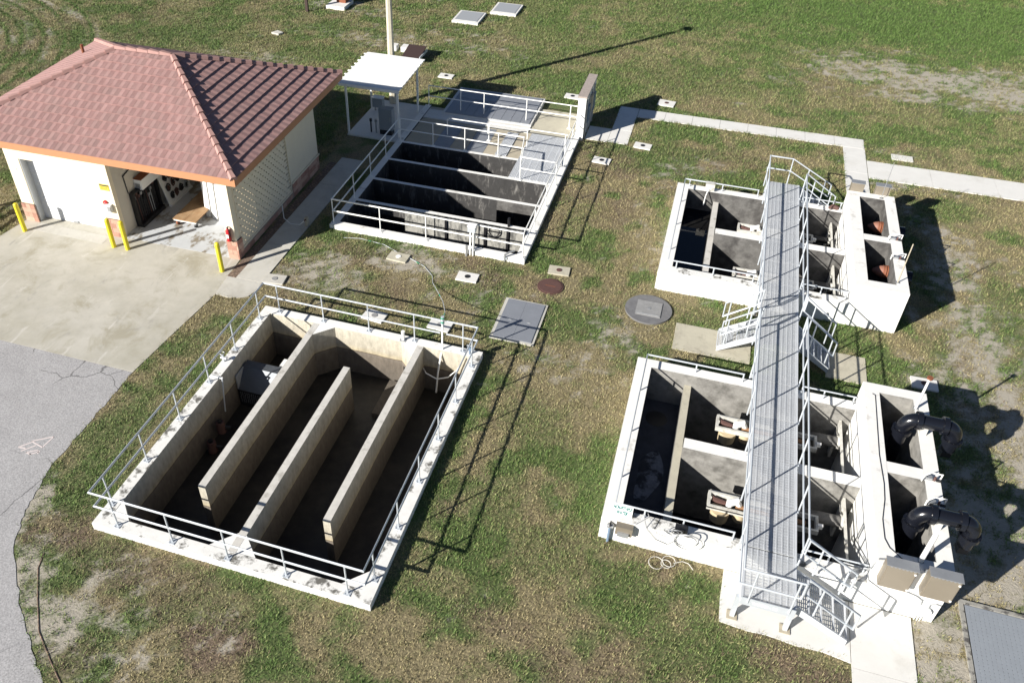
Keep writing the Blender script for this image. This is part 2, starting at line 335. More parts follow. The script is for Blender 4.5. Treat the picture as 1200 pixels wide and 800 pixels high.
SAND = [(-11.9, 21.6, 1.6, 1.1, .8), (-9.2, 23.6, 1.6, .8, .9), (-12.3, 22.6, 1.0, .8, .7), (-6.1, 22.6, 1.6, 1.2, .35), (-1.6, 21.6, 1.0, 1.3, .5), (-3, 20.2, 1.2, 1.0, .4), (-2.4, 20.0, 2.0, 1.4, .35),
        (9.6, 29.5, 1.6, 3.2, .7), (9.9, 25.0, 1.5, 3.0, .75), (10.2, 20.5, 2.0, 3.5, .85), (9.2, 17.0, 2.0, 2.4, .9), (7.5, 13.0, .75, 2.0, 1.0), (8.6, 22.8, 1.2, 1.6, .55), (12.5, 22, 2.5, 6, .5), (8.8, 15.3, 1.6, .9, .9),
        (-.9, 27.5, .7, 2.5, .35), (-1.6, 29.5, 1.0, 2, .3), (.2, 33.9, 1.7, .9, .6), (-1, 32.6, 1.3, .8, .4),
        (-13.7, 8.7, .8, 1.1, .9), (-12.4, 7.6, 1.0, .9, .85), (-11.4, 9.1, 1.3, .5, .5), (-10.3, 7.6, 1.2, 1.0, .45), (-8.4, 8.5, .9, .7, .5), (-14.8, 9.9, .4, 1.2, .8),
        (7.6, 48.4, 3.6, 2.6, .85), (11.5, 47.0, 4.6, 2.5, .95), (15, 47.4, 3.4, 2.6, .95), (9.5, 44.6, 2.2, .7, .8), (13.3, 49.8, 2.2, .9, .6), (5.6, 50.5, 1.6, .8, .4),
        (4.4, 45.5, 2.2, 2.4, .25), (-12.6, 43.6, 3.4, 1.3, .35), (-18.5, 43.5, 4, 1.3, .5), (-24, 38.6, 3, 1.4, .5), (-21.8, 33, 2.5, 1.2, .6), (-22, 47.5, 3.5, 1.2, .45), (-14, 45.8, 3, 1, .3), (-25.4, 24, 1, 2, .5), (8.2, 38, 1.2, .5, .4), (9, 34.9, 2.5, .4, .5), (-6.5, 40.2, 2.2, 1.2, .3)]
GREEN = [(8, 56, 11, 6.5, 1.0), (16, 57, 9, 6, 1.0), (14, 53, 6, 2.5, .9), (1, 54, 7, 4, .75), (3, 49, 2.5, 2, .45), (-6, 40.6, 3.6, 1.9, .75), (-1, 43, 4, 2, .45), (-11.5, 52, 3, 4, .5), (-9, 47, 3.5, 2, .45), (4.9, 32.9, 2.0, 1.3, .95), (2, 33.2, 2.2, .9, .8), (5.9, 26.6, 1.6, 1.1, .7), (6.3, 21.6, 2.4, 1.6, .8), (4.3, 24.0, 2.6, .8, .7),
         (-3.1, 21.8, .8, 1.2, .6), (2, 22.9, 1.8, 1.1, .5), (-.8, 15.4, .9, 2.2, .75), (-3, 16.8, 1.2, 1.4, .45), (.4, 12.2, 1.4, 1.2, .75), (2.2, 11.2, 1.6, 1.2, .6), (-1.8, 13, 1.2, 1.0, .45), (-12.6, 16.5, .8, 2.6, .55), (-14.2, 13.3, .9, 2.5, .6), (-13.6, 10.9, 1.1, .9, .7), (-3.6, 14.0, .9, 1.4, .5), (-4.0, 11.5, 1.3, 1.2, .35),
         (-9.2, 9.0, 1.2, .7, .5), (-7.6, 10, 1.5, .5, .5), (-12.4, 9.4, .6, .4, .6), (-4.5, 25.0, .7, .7, .8), (-5.8, 24.1, .9, .3, .7), (-2.95, 30.6, .35, .35, 1.0), (-3.9, 28.4, .8, 1.6, .35), (-10.5, 21.1, 2.2, .7, .5), (-12.6, 24.2, 1.6, .5, .4), (-8.6, 24.4, .8, .3, .5), (-26, 33, 4, 5, .5), (-17.5, 34, 2, 3, .55), (-26, 27, 1.5, 4, .8), (-20.5, 40.3, 3, 1.2, .55), (-29, 40, 5, 3, .45), (-10.5, 42, 2.6, 1.2, .4), (12, 41, 6, 2.2, .25), (9.5, 19.4, .5, .6, .6), (11.2, 27, .9, 3, .5), (9.8, 33.5, 1.6, 1.2, .6), (8.6, 20.9, 1.2, .8, .5), (7.5, 11.2, .5, .4, .6)]
BROWN = [(-13.4, 9.6, 1.1, .8, .8), (-9.8, 8.9, 1.8, .8, .6), (-8.2, 8.3, .9, .8, .9), (-11.2, 9.3, 1.8, .7, .6), (-7, 24.1, 1.4, .5, .6), (-3.2, 33.2, 1.2, 1.2, .55), (5.8, 44.8, 2.2, 1.5, .5), (-9.5, 21.4, 1.6, .9, .5), (-12.9, 9.7, .9, .8, .6), (1, 10.9, 1.6, .5, .5), (4.3, 11.6, 1.6, .5, .7), (-6.2, 23.4, .7, .8, .6), (-2.5, 44.0, 3.5, 1.2, .4), (-8, 44, 4, 1.0, .4), (.5, 35.2, 2.2, 1.0, .35)]
def blobs(x, y, L, seed):
    w1 = fbm(x, y, .9, seed, 3) - .5; w2 = fbm(x, y, .9, seed + 40, 3) - .5; w3 = fbm(x, y, 3.2, seed + 70, 3) - .5
    out = np.zeros_like(x)
    for cx, cy, rx, ry, a in L:
        k = min(rx, ry)
        d = np.sqrt(((x - cx + 1.6 * k * w1) / rx) ** 2 + ((y - cy + 1.6 * k * w2) / ry) ** 2) + w3 * .9
        out = np.maximum(out, a * np.clip((1.35 - d) / .8, 0, 1))
    return out
def cover(x, y):
    n1 = fbm(x, y, .45, 3, 4); n2 = fbm(x, y, 1.3, 11, 4); n3 = fbm(x, y, 4.5, 23, 3)
    gb = np.clip(blobs(x, y, GREEN, 5), 0, 1)
    green = np.clip((n1 * .45 + n2 * .55 - .49) * 7 + .42, 0, 1) * .75
    green = np.maximum(green, gb * (.75 + .5 * n3))
    sand = np.maximum(np.clip(blobs(x, y, SAND, 9) * .72 + (n3 - .5) * 1.1 * (blobs(x, y, SAND, 9) > .15), 0, 1), np.clip((n2 * .6 + n3 * .4 - .64) * 5, 0, .5))
    brown = np.maximum(blobs(x, y, BROWN, 15), np.clip((fbm(x, y, .6, 51, 4) - .60) * 6, 0, .5))
    # mower and tyre tracks on the far left lawn
    far = np.clip((y - 33) / 10, 0, 1); green = green * (1 - .38 * far) + .27 * far; brown = brown * (1 - .4 * far)
    green = np.maximum(green, gb * (.75 + .5 * n3))
    tr = np.zeros_like(x)
    for cx, cy, rr in ((-46, 30, 10.4), (-46, 30, 11.1), (-46, 30, 12.2), (-46, 30, 13.4), (-46, 30, 14.8)):
        d = np.abs(np.hypot(x - cx, (y - cy) * 1.0) - rr); tr = np.maximum(tr, np.clip(1 - d / .22, 0, 1) * ((x < -31) & (y > 31)))
    pale = ((x < -31) & (y > 31) & (np.hypot(x + 46, y - 30) > 9.5) & (np.hypot(x + 46, y - 30) < 15.4)) * (fbm(np.hypot(x + 46, y - 30) * 3.0, np.arctan2(y - 30, x + 46) * 6, .8, 61, 2) - .35)
    sand = np.maximum(sand, np.clip(pale * 1.5, 0, .6)); sand = sand * (1 - tr); green = np.clip(green * (1 - .8 * (tr > 0)) + 1.0 * tr, 0, 1)
    sand = sand * (1 - .75 * gb); brown = brown * (1 - .8 * gb)
    return np.clip(green, 0, 1), np.clip(sand * (.7 + .6 * n3), 0, 1), np.clip(brown, 0, 1)

# ------------------------------------------------------------------ ground sheet with the pits cut out
def axis(lo, hi, step, extra, far):
    a = list(np.arange(lo, hi + 1e-6, step))
    for e in extra:
        k = min(range(len(a)), key=lambda i: abs(a[i] - e))
        a[k] = e
    return np.array(sorted(set([-f for f in far] + a + far)))
gx = axis(-50, 28, .2, [h[0] for h in HOLES] + [h[2] for h in HOLES], [900, 400, 150, 80]); gy = axis(3, 72, .2, [h[1] for h in HOLES] + [h[3] for h in HOLES], [900, 400, 150, 90])
gx = np.array(sorted(gx)); gy = np.array(sorted(gy))
X, Y = np.meshgrid(gx, gy); nx, ny = len(gx), len(gy)
gV = np.stack([X.ravel(), Y.ravel(), np.zeros(nx * ny)], 1)
cxm = (gx[:-1] + gx[1:]) / 2; cym = (gy[:-1] + gy[1:]) / 2; CX, CY = np.meshgrid(cxm, cym)
keep = np.ones(CX.shape, bool)
for h in HOLES: keep &= ~((CX > h[0]) & (CX < h[2]) & (CY > h[1]) & (CY < h[3]))
I, J = np.nonzero(keep); base = I * nx + J
gF = np.stack([base, base + 1, base + nx + 1, base + nx], 1)
gme = bpy.data.meshes.new('ground'); gme.vertices.add(len(gV)); gme.vertices.foreach_set('co', gV.ravel()); gme.loops.add(gF.size); gme.polygons.add(len(gF))
gme.loops.foreach_set('vertex_index', gF.ravel().astype(np.int32)); gme.polygons.foreach_set('loop_start', np.arange(0, gF.size, 4, dtype=np.int32)); gme.update(); gme.validate()
cg, cs, cb = cover(gV[:, 0], gV[:, 1])
# gentle unevenness of the soil (edges of pits and paving stay level)
at = gme.color_attributes.new('cover', 'FLOAT_COLOR', 'POINT')
at.data.foreach_set('color', np.stack([cg, cs, cb, np.ones_like(cg)], 1).astype(np.float32).ravel())
def ground_mat():
    m = bpy.data.materials.new('lawn_soil'); m.use_nodes = True; nt = m.node_tree; n = nt.nodes; l = nt.links; b = n['Principled BSDF']; b.inputs['Roughness'].default_value = .95
    a = n.new('ShaderNodeAttribute'); a.attribute_name = 'cover'; sp = n.new('ShaderNodeSeparateColor'); l.new(a.outputs['Color'], sp.inputs[0])
    g = n.new('ShaderNodeNewGeometry')
    def nz(s, d=4):
        o = n.new('ShaderNodeTexNoise'); o.inputs['Scale'].default_value = s; o.inputs['Detail'].default_value = d; o.inputs['Roughness'].default_value = .7; l.new(g.outputs['Position'], o.inputs['Vector']); return o.outputs[0]
    def soft(src, nsrc, lo, hi, amp):
        k = n.new('ShaderNodeMath'); k.operation = 'MULTIPLY_ADD'; k.inputs[1].default_value = amp; k.inputs[2].default_value = -amp / 2; l.new(nsrc, k.inputs[0])
        q = n.new('ShaderNodeMath'); q.operation = 'ADD'; l.new(src, q.inputs[0]); l.new(k.outputs[0], q.inputs[1])
        r = n.new('ShaderNodeMapRange'); r.inputs[1].default_value = lo; r.inputs[2].default_value = hi; l.new(q.outputs[0], r.inputs[0]); return r.outputs[0]
    def mix(f, c1, c2):
        x = n.new('ShaderNodeMix'); x.data_type = 'RGBA'; l.new(f, x.inputs[0])
        for i, c in ((6, c1), (7, c2)):
            if isinstance(c, tuple): x.inputs[i].default_value = (*c, 1)
            else: l.new(c, x.inputs[i])
        return x.outputs[2]
    fine = nz(9, 6); vf = nz(17, 5)
    c = mix(soft(sp.outputs[0], fine, .15, .75, 1.3), (.215, .180, .100), (.082, .118, .034))
    c = mix(soft(sp.outputs[2], fine, .25, .75, 1.3), c, (.165, .122, .083))
    mr = n.new('ShaderNodeMapRange'); mr.inputs[1].default_value = .34; mr.inputs[2].default_value = .68; mr.inputs[3].default_value = .42; mr.inputs[4].default_value = 1.6; l.new(vf, mr.inputs[0])
    x = n.new('ShaderNodeMix'); x.data_type = 'RGBA'; x.blend_type = 'MULTIPLY'; x.inputs[0].default_value = 1; l.new(c, x.inputs[6]); l.new(mr.outputs[0], x.inputs[7])
    sd = mix(vf, (.26, .235, .19), (.47, .43, .355))
    c = mix(soft(sp.outputs[1], fine, .25, .70, 1.5), x.outputs[2], sd); l.new(c, b.inputs['Base Color'])
    bp = n.new('ShaderNodeBump'); bp.inputs['Strength'].default_value = .6; bp.inputs['Distance'].default_value = .05; l.new(nz(14, 5), bp.inputs['Height']); l.new(bp.outputs[0], b.inputs['Normal'])
    return m
gme.materials.append(ground_mat())
ground = bpy.data.objects.new('ground', gme); COL.objects.link(ground); struct(ground)

# ------------------------------------------------------------------ grass blades (real geometry)
def make_grass(N=380000):
    # visible ground quad, sampled denser near the camera
    t = rng.random(N) ** .85
    ylo, yhi = 5.0, 64.0
    y = ylo + (yhi - ylo) * t
    xl = -12.5 - (y - 5.9) * .86 - 1.5; xr = 9.5 + (y - 12.8) * .20 + 5.0
    x = xl + (xr - xl) * rng.random(N)
    ok = np.ones(N, bool)
    for q in HARD_RECT: ok &= ~((x > q[0] + .01) & (x < q[2] - .01) & (y > q[1] + .01) & (y < q[3] - .01))
    ok &= ~in_poly(x, y, ROADPOLY)
    ok &= ~((x > -1.5) & (x < .4) & (((x + .6) / .86) ** 2 + ((y - 23.45) / .86) ** 2 < 1)) & ~(((x + 4.04) / .5) ** 2 + ((y - 23.7) / .5) ** 2 < 1)
    for px, py in PADS: ok &= ~((abs(x - px) < .42) & (abs(y - py) < .36))
    x, y = x[ok], y[ok]
    ex, ey = [x], [y]
    for q in HARD_RECT:          # ragged fringe where the turf meets concrete
        per = 2 * ((q[2] - q[0]) + (q[3] - q[1]))
        if per > 150: continue
        k = int(per * 16); t_ = rng.random(k) * per; w_, h_ = q[2] - q[0], q[3] - q[1]; o_ = np.abs(rng.normal(0, .035, k)) - .012
        px = np.where(t_ < w_, q[0] + t_, np.where(t_ < w_ + h_, q[2] + o_, np.where(t_ < 2 * w_ + h_, q[0] + (t_ - w_ - h_), q[0] - o_)))
        py = np.where(t_ < w_, q[1] - o_, np.where(t_ < w_ + h_, q[1] + (t_ - w_), np.where(t_ < 2 * w_ + h_, q[3] + o_, q[1] + (t_ - 2 * w_ - h_))))
        good = np.ones(k, bool)
        for p in HARD_RECT:
            if p is not q: good &= ~((px > p[0] - .02) & (px < p[2] + .02) & (py > p[1] - .02) & (py < p[3] + .02))
        good &= ~in_poly(px, py, ROADPOLY) & (rng.random(k) < np.clip(vnoise(px, py, 1.7, 77) * 1.8 - .35, .05, 1))
        ex.append(px[good]); ey.append(py[good])
    x, y = np.concatenate(ex), np.concatenate(ey)
    g, s, b = cover(x, y)
    pk = rng.random(len(x)) < np.clip(1.0 - 1.15 * s, .08, 1)
    x, y, g, s, b = x[pk], y[pk], g[pk], s[pk], b[pk]
    n = len(x); B = 6
    gg = np.repeat(g, B); bb = np.repeat(b, B)
    bx = np.repeat(x, B) + rng.normal(0, .045, n * B); by = np.repeat(y, B) + rng.normal(0, .045, n * B)
    an = rng.random(n * B) * 2 * np.pi; ln = (.05 + .06 * rng.random(n * B)) * (.8 + .4 * gg); le = R(20) + R(60) * rng.random(n * B); w = .006 + .006 * rng.random(n * B)
    sc = np.repeat(.85 + y / 90, B); ln *= sc; w *= sc
    dx, dy = np.cos(an), np.sin(an)
    v = np.empty((n * B, 3, 3), np.float32)
    v[:, 0] = np.stack([bx - dy * w, by + dx * w, np.full_like(bx, -.003)], 1); v[:, 1] = np.stack([bx + dy * w, by - dx * w, np.full_like(bx, -.003)], 1)
    v[:, 2] = np.stack([bx + dx * ln * np.sin(le), by + dy * ln * np.sin(le), ln * np.cos(le)], 1)
    me = bpy.data.meshes.new('grass'); nb = n * B
    me.vertices.add(nb * 3); me.vertices.foreach_set('co', v.ravel()); me.loops.add(nb * 3); me.loops.foreach_set('vertex_index', np.arange(nb * 3, dtype=np.int32)); me.polygons.add(nb); me.polygons.foreach_set('loop_start', np.arange(0, nb * 3, 3, dtype=np.int32)); me.update()
    isg = np.clip(gg * 1.35 + rng.normal(0, .25, nb) - .08, 0, 1) * (1 - .7 * bb)
    dry = np.array([.325, .275, .145]); grn = np.array([.105, .180, .040]); brn = np.array([.19, .14, .09])
    c = dry[None] * (1 - isg[:, None]) + grn[None] * isg[:, None]
    kb = (rng.random(nb) < bb * .6)[:, None]; c = np.where(kb, brn[None], c)
    c *= (.45 + 1.0 * rng.random(nb))[:, None]
    col = np.ones((nb, 3, 4), np.float32); col[:, :, :3] = c[:, None, :]
    a = me.color_attributes.new('tint', 'FLOAT_COLOR', 'POINT'); a.data.foreach_set('color', col.ravel())
    m = bpy.data.materials.new('grass_blade'); m.use_nodes = True; nd = m.node_tree.nodes; t = nd.new('ShaderNodeAttribute'); t.attribute_name = 'tint'
    m.node_tree.links.new(t.outputs['Color'], nd['Principled BSDF'].inputs['Base Color']); nd['Principled BSDF'].inputs['Roughness'].default_value = .8
    me.materials.append(m)
    o = bpy.data.objects.new('grass', me); COL.objects.link(o); o['kind'] = 'stuff'; o['label'] = 'patchy green and straw coloured lawn between the concrete tanks'; o['category'] = 'grass'
PADS = [(-13.2, 39.67), (-9.3, 20.23), (-7.05, 20.45), (-9.76, 23.69), (-6.98, 23.3), (-3.95, 24.7), (-3.94, 33.29), (-2.42, 35.2), (-1.93, 40.01), (-6.47, 39.32), (-13.44, 21.05), (8.03, 22.4)]
make_grass()

# ------------------------------------------------------------------ paving
def sheet(name, poly, z, m, thick=.12):
    o = MB().prism(poly, z - thick, z).build(name, m); return struct(o)
sheet('asphalt_road', [(-15.39, 15.36)] + [p for p in EDGE_R[17:]] + [(-4, -30), (-60, -30), (-60, 15.36)], .010, 'asphalt', .2)
sheet('driveway', [(-15.0, 19.66), (-15.2, 17.6), (-15.39, 15.37), (-60, 15.37), (-60, 19.0), (-24.8, 19.0), (-24.45, 21.2), (-24.4, 21.62), (-15.22, 21.78)], .016, 'concrete', .2)
# pitted strip in front of the roller door
struct(MB().box(-23.7, 21.05, .0, -20.6, 21.55, .021).build('door_threshold', 'walk_grey'))
# kerb line at the road bend
struct(MB().tube([(-13.6, 9.0, .0), (-13.45, 8.6, .0), (-12.9, 7.9, .0), (-12.3, 7.2, .0), (-11.6, 6.7, .0), (-11.0, 6.3, .0)], .018, 6).build('kerb', 'soil'))
def walk(name, rects, m, z=.03):
    root = bpy.data.objects.new(name, None); COL.objects.link(root); root.location = (rects[0][0], rects[0][1], 0); root['kind'] = 'structure'; WL[root.name] = tuple(root.location)
    for r in rects:
        MB().box(r[0] + .006, r[1] + .006, -.08, r[2] - .006, r[3] - .006, z).build('slab', m, root)
    return root
def strip(x0, y0, x1, y1, n, ax):
    out = []
    for i in range(n):
        a, b = i / n, (i + 1) / n
        out.append((x0 + (x1 - x0) * a, y0, x0 + (x1 - x0) * b, y1) if ax == 'x' else (x0, y0 + (y1 - y0) * a, x1, y0 + (y1 - y0) * b))
    return out
walk('sidewalk', strip(-3.09, 38.05, 7.10, 39.0, 8, 'x') + [(-4.02, 36.47, -3.10, 39.0), (-5.05, 35.1, -4.02, 36.45), (-4.02, 35.12, -3.10, 36.46)], 'sidewalk')
walk('sidewalk', strip(7.13, 35.37, 30, 36.97, 9, 'x'), 'sidewalk')
walk('sidewalk', strip(6.18, 31.05, 7.11, 38.03, 3, 'y'), 'sidewalk', .034)
walk('sidewalk', [(5.5, 12.0, 6.88, 13.72)] + strip(5.5, 6, 6.88, 12.0, 3, 'y'), 'sidewalk')
walk('footpath', [(-14.80, 20.72 + i * 2.32, -13.78, 20.72 + (i + 1) * 2.32) for i in range(4)], 'walk_grey')
struct(MB().prism([(-15.0, 19.66), (-14.5, 19.62), (-14.1, 19.72), (-13.85, 19.9), (-13.74, 20.3), (-13.78, 20.7), (-15.13, 20.7)], -.08, .03).build('footpath', 'walk_grey'))
struct(MB().box(-15.15, 20.72, -.05, -14.81, 29.5, .018).build('soil_strip', 'soil'))
struct(MB().prism([(2.6, 13.72), (2.57, 12.9), (2.59, 12.26), (3.2, 12.20), (3.7, 12.23), (4.3, 12.16), (4.9, 12.19), (5.49, 12.10), (5.49, 13.72)], -.08, .026).build('concrete_pad', 'sidewalk'))
struct(MB().box(.42, 21.68, -.06, 2.85, 23.04, .035).build('concrete_pad', 'slab_tan'))
struct(MB().box(5.13, 21.8, -.06, 6.35, 23.1, .035).build('concrete_pad', 'slab_tan'))
# faded symbol on the road: triangle and three short strokes
mk = MB()
def stroke(a, b, w=.035):
    a = Vector((*a, 0)); b = Vector((*b, 0)); d = (b - a).normalized(); q = Vector((-d.y, d.x, 0)) * w / 2
    mk.prism([tuple((a - q)[:2]), tuple((b - q)[:2]), tuple((b + q)[:2]), tuple((a + q)[:2])], .0102, .0145)
for a, b in (((-16.42, 12.02), (-15.93, 12.36)), ((-15.93, 12.36), (-15.97, 11.92)), ((-15.97, 11.92), (-16.42, 12.02)), ((-16.62, 11.72), (-16.38, 11.98)), ((-16.45, 11.62), (-16.18, 11.93)), ((-16.28, 11.62), (-16.02, 11.8)), ((-16.15, 11.58), (-15.93, 11.78)), ((-16.6, 11.72), (-16.4, 11.75)), ((-16.28, 11.62), (-16.1, 11.6)), ((-16.02, 11.8), (-15.93, 11.68))): stroke(a, b)
o = mk.build('road_marking', 'mark'); struct(o)
# ------------------------------------------------------------------ railings
RAIL_POST = {}
def post_mesh(h, mname, r=.022):
    k = (round(h, 2), mname, r)
    if k not in RAIL_POST: RAIL_POST[k] = MB().cyl((0, 0, .012), (0, 0, h), r, n=8).mesh('post', mname)
    return RAIL_POST[k]
PLATE = {}
def plate_mesh(m):
    if m not in PLATE:
        b = MB().box(-.085, -.085, 0, .085, .085, .012)
        for sx in (-1, 1):
            for sy in (-1, 1): b.cyl((sx * .06, sy * .06, .012), (sx * .06, sy * .06, .03), .012, n=6)
        PLATE[m] = b.mesh('base_plate', m)
    return PLATE[m]
def railing(label, runs, posts, m='rail', r=.024, cat='railing', group=None, plates=True, name='guard_railing'):
    """runs: list of (name, 3d path); posts: list of (x,y,zbase,ztop)"""
    p0 = posts[0]; root = thing(name, label, cat, (p0[0], p0[1], p0[2]), group)
    for nm, path in runs: MB().tube(path, r, 8).build(nm, m, root)
    for x, y, zb, zt in posts:
        p = link('post', post_mesh(zt - zb, m), root, (x - p0[0], y - p0[1], zb - p0[2]))
        if plates: link('base_plate', plate_mesh(m), p)
    return root
# ------------------------------------------------------------------ T1: four-channel basin
t1 = thing('contact_basin', 'low rectangular concrete basin with three long baffle walls and four dark channels', 'basin', (T1[0], T1[1], 0))
zt, zf = .255, -1.58
x0, y0, x1, y1 = T1; w = .33
def wall(root, a, m=('white_paint', 'channel', 'white_top'), name='wall', faces=None):
    """box with outside paint, inside concrete, top coat; faces: inside directions"""
    bx0, by0, bz0, bx1, by1, bz1 = a
    b = MB().box(*a); o = b.build(name, [m[0], m[1], m[2]], root)
    for p in o.data.polygons:
        nrm = p.normal
        if nrm.z > .9: p.material_index = 2
        elif faces and any(nrm.dot(Vector(f)) > .9 for f in faces): p.material_index = 1
        else: p.material_index = 0
    return o
W3 = ('white_paint', 'channel', 'white_top')
wall(t1, (x0, y0, zf, x0 + w, y1, zt), W3, faces=[(1, 0, 0)])
wall(t1, (x1 - w, y0, zf, x1, y1, zt), W3, faces=[(-1, 0, 0)])
wall(t1, (x0 + w, y0, zf, x1 - w, y0 + w, zt), W3, faces=[(0, 1, 0)])
wall(t1, (x0 + w, y1 - w, zf, x1 - w, y1, zt), ('white_paint', 'channel', 'white_top_clean'), faces=[(0, -1, 0)])
WB = ('channel', 'channel', 'grey_top')
M['grey_top'] = mat('grey_wall_top', (.55, .53, .49), .85, var=.15, vscale=4, col2=(.30, .28, .24), thr=(.55, .72), sc2=2.5)
wall(t1, (-10.95, 11.9, zf, -10.74, y1 - w, zt - .004), WB, 'baffle_wall'); wall(t1, (-9.16, y0 + w, zf, -8.95, 17.4, zt - .004), WB, 'baffle_wall'); wall(t1, (-7.33, 11.9, zf, -7.12, y1 - w, zt - .004), WB, 'baffle_wall')
def fillet(poly):
    b = MB().prism(poly, zf, zt - .008); o = b.build('corner_fillet', ['channel', 'white_top_clean'], t1)
    for p in o.data.polygons: p.material_index = 1 if p.normal.z > .9 else 0
f = .55; xi0, xi1, yi0, yi1 = x0 + w, x1 - w, y0 + w, y1 - w
fillet([(xi0, yi0), (xi0 + f, yi0), (xi0, yi0 + f)]); fillet([(xi1, yi0), (xi1 - f, yi0), (xi1, yi0 + f)])
fillet([(-9.16, yi0), (-9.16 - f, yi0), (-9.16, yi0 + f)]); fillet([(-8.95, yi0), (-8.95 + f, yi0), (-8.95, yi0 + f)])
fillet([(-10.74, yi1), (-10.74 + f, yi1), (-10.74, yi1 - f)]); fillet([(-7.33, yi1), (-7.33 - f, yi1), (-7.33, yi1 - f)])
MB().box(xi0, yi0, zf - .2, xi1, yi1, zf + .02).build('floor', 'wet_floor', t1)
MB().box(-8.3, 17.3, zf + .02, -7.5, 18.9, zf + .16).build('floor_ramp', 'channel', t1)
zr = zt + 1.075; zm = zt + .55
xa, xb, ya, yb = -12.73, -5.40, 10.15, 19.22
loop = lambda z: [(-6.42, yb, z), (xb, yb, z), (xb, ya, z), (xa, ya, z), (xa, yb, z), (-6.62, yb, z)]
P = [(x, 10.15, zt, zr) for x in (-12.18, -10.6, -9.05, -7.47, -5.87)] + [(xa, y, zt, zr) for y in (18.7, 17.08, 15.51, 13.9, 12.25, 10.7)] + [(x, yb, zt, zr) for x in (-12.27, -10.67, -9.06, -7.49, -5.87)] + [(xb, y, zt, zr) for y in (18.63, 17.01, 15.45, 13.85, 12.28, 10.69)]
railing('two-rail galvanised railing on the curb of the four-channel basin', [('top_rail', loop(zr)), ('mid_rail', loop(zm))], P)
# channel equipment
M['hood'] = mat('dull_dark_steel', (.10, .11, .125), .45, .4, var=.15)
sc = thing('static_screen', 'grey steel screen box with perforated face wedged at the head of the left channel', 'screen', (-12.5, 16.9, zf))
MB().hexa([(-12.50, 16.45, -.85), (-11.05, 16.45, -.85), (-11.05, 16.75, -.85), (-12.50, 16.75, -.85), (-12.50, 16.95, -.28), (-11.05, 16.95, -.28), (-11.05, 17.25, -.28), (-12.50, 17.25, -.28)]).build('hood', 'hood', sc)
pf = MB()
for i in range(18):
    for j in range(7):
        px = -12.42 + i * .075 + random.uniform(-.012, .012); pz = -1.35 + j * .065
        pf.box(px, 16.438, pz, px + .022, 16.449, pz + .022)
MB().box(-12.5, 16.45, zf + .05, -11.05, 16.52, -.86).build('perforated_plate', 'black', sc)
pf.build('perforation', 'steel_grey', sc, kind='stuff')
MB().box(-12.5, 16.46, -.30, -12.46, 17.2, zf + .05).build('side_plate', 'galv', sc)
tag(MB().box(-11.45, 17.2, -.9, -11.0, 17.75, -.38).build('junction_box', 'white_plastic'), 'white box fixed to the first baffle beside the steel screen', 'box')
pp = thing('level_float', 'white bracket and hanging rod over the inner face of the left basin curb', 'bracket', (-12.55, 15.6, zt))
MB().box(-12.85, 15.72, zt, -12.42, 15.78, zt + .03).build('bracket', 'white_plastic', pp); MB().tube([(-12.44, 15.75, zt), (-12.40, 15.6, -.25), (-12.4, 15.5, -.9)], .022, 6).build('rod', 'rail', pp)
for k, (py, pz) in enumerate(((15.0, -1.0), (14.4, -1.25))):
    q = thing('submersible_pump', ('rusty' if k == 0 else 'lower') + ' dark pump housing low on the left wall of the first channel', 'pump', (-12.3, py, pz - .3))
    MB().cyl((-12.3, py, pz - .25), (-12.3, py, pz + .15), .15, .13).build('housing', 'brown_iron', q); MB().cyl((-12.3, py, pz + .15), (-12.3, py, pz + .22), .07).build('cap', 'black', q); MB().tube([(-12.3, py, pz), (-12.05, py + .1, pz - .1), (-12.0, py + .3, zf + .05)], .05, 8).build('outlet', 'black', q)
q = thing('rail_valve', 'small grey valve on the left curb of the basin, beside the railing', 'valve', (-12.78, 16.45, zt))
MB().cyl((-12.78, 16.45, zt), (-12.78, 16.45, zt + .3), .03, n=8).build('stem', 'rail', q); MB().tube(arc((-12.78, 16.45, zt + .34), .07, 0, 2 * math.pi, 12, (1, 0, 0), (0, 1, 0)), .014, 6).build('handwheel', 'steel_grey', q); MB().cyl((-12.86, 16.45, zt + .15), (-12.66, 16.45, zt + .15), .045).build('body', 'rail', q)
q = thing('conduit_stub', 'short pale conduit stub on the rear curb of the basin', 'conduit', (-7.85, 19.14, zt))
MB().cyl((-7.85, 19.14, zt), (-7.85, 19.14, zt + .3), .05, n=10).build('stub', 'white_plastic', q); MB().cyl((-7.85, 19.14, zt + .3), (-7.85, 19.14, zt + .36), .062, n=10).build('cap', 'rail_white', q); MB().box(-7.95, 19.05, zt, -7.75, 19.23, zt + .012).build('foot', 'steel_grey', q)
# sampling pole with the hose
q = thing('sample_pole', 'white sampling pipe hanging into the right channel behind the basin railing', 'pipe', (-6.52, 19.1, zt))
MB().tube([(-6.52, 19.16, zr + .15), (-6.52, 19.1, zt), (-6.55, 18.75, -.45), (-6.57, 18.6, -1.2)], .03, 8).build('pipe', 'white_plastic', q)
MB().cyl((-6.52, 19.16, zr - .1), (-6.52, 19.16, zr + .2), .055).build('sleeve', 'rail', q)
for z_ in (1.3, 1.46): MB().cyl((-6.52, 19.16, z_), (-6.52, 19.16, z_ + .05), .06).build('tape', 'green_tape', q)
tag(MB().tube([(-7.1, 18.9, -.55), (-6.9, 18.6, -.45), (-6.5, 18.5, -.5), (-6.2, 18.7, -.52), (-5.95, 18.9, -.3), (-5.75, 18.95, .2)], .018, 6).build('looped_hose', 'white_plastic'), 'white hose looped inside the rear of the right channel', 'hose')
q = thing('blue_valve', 'small blue valve at the rear right corner of the basin, under the railing', 'valve', (-5.62, 19.15, zt))
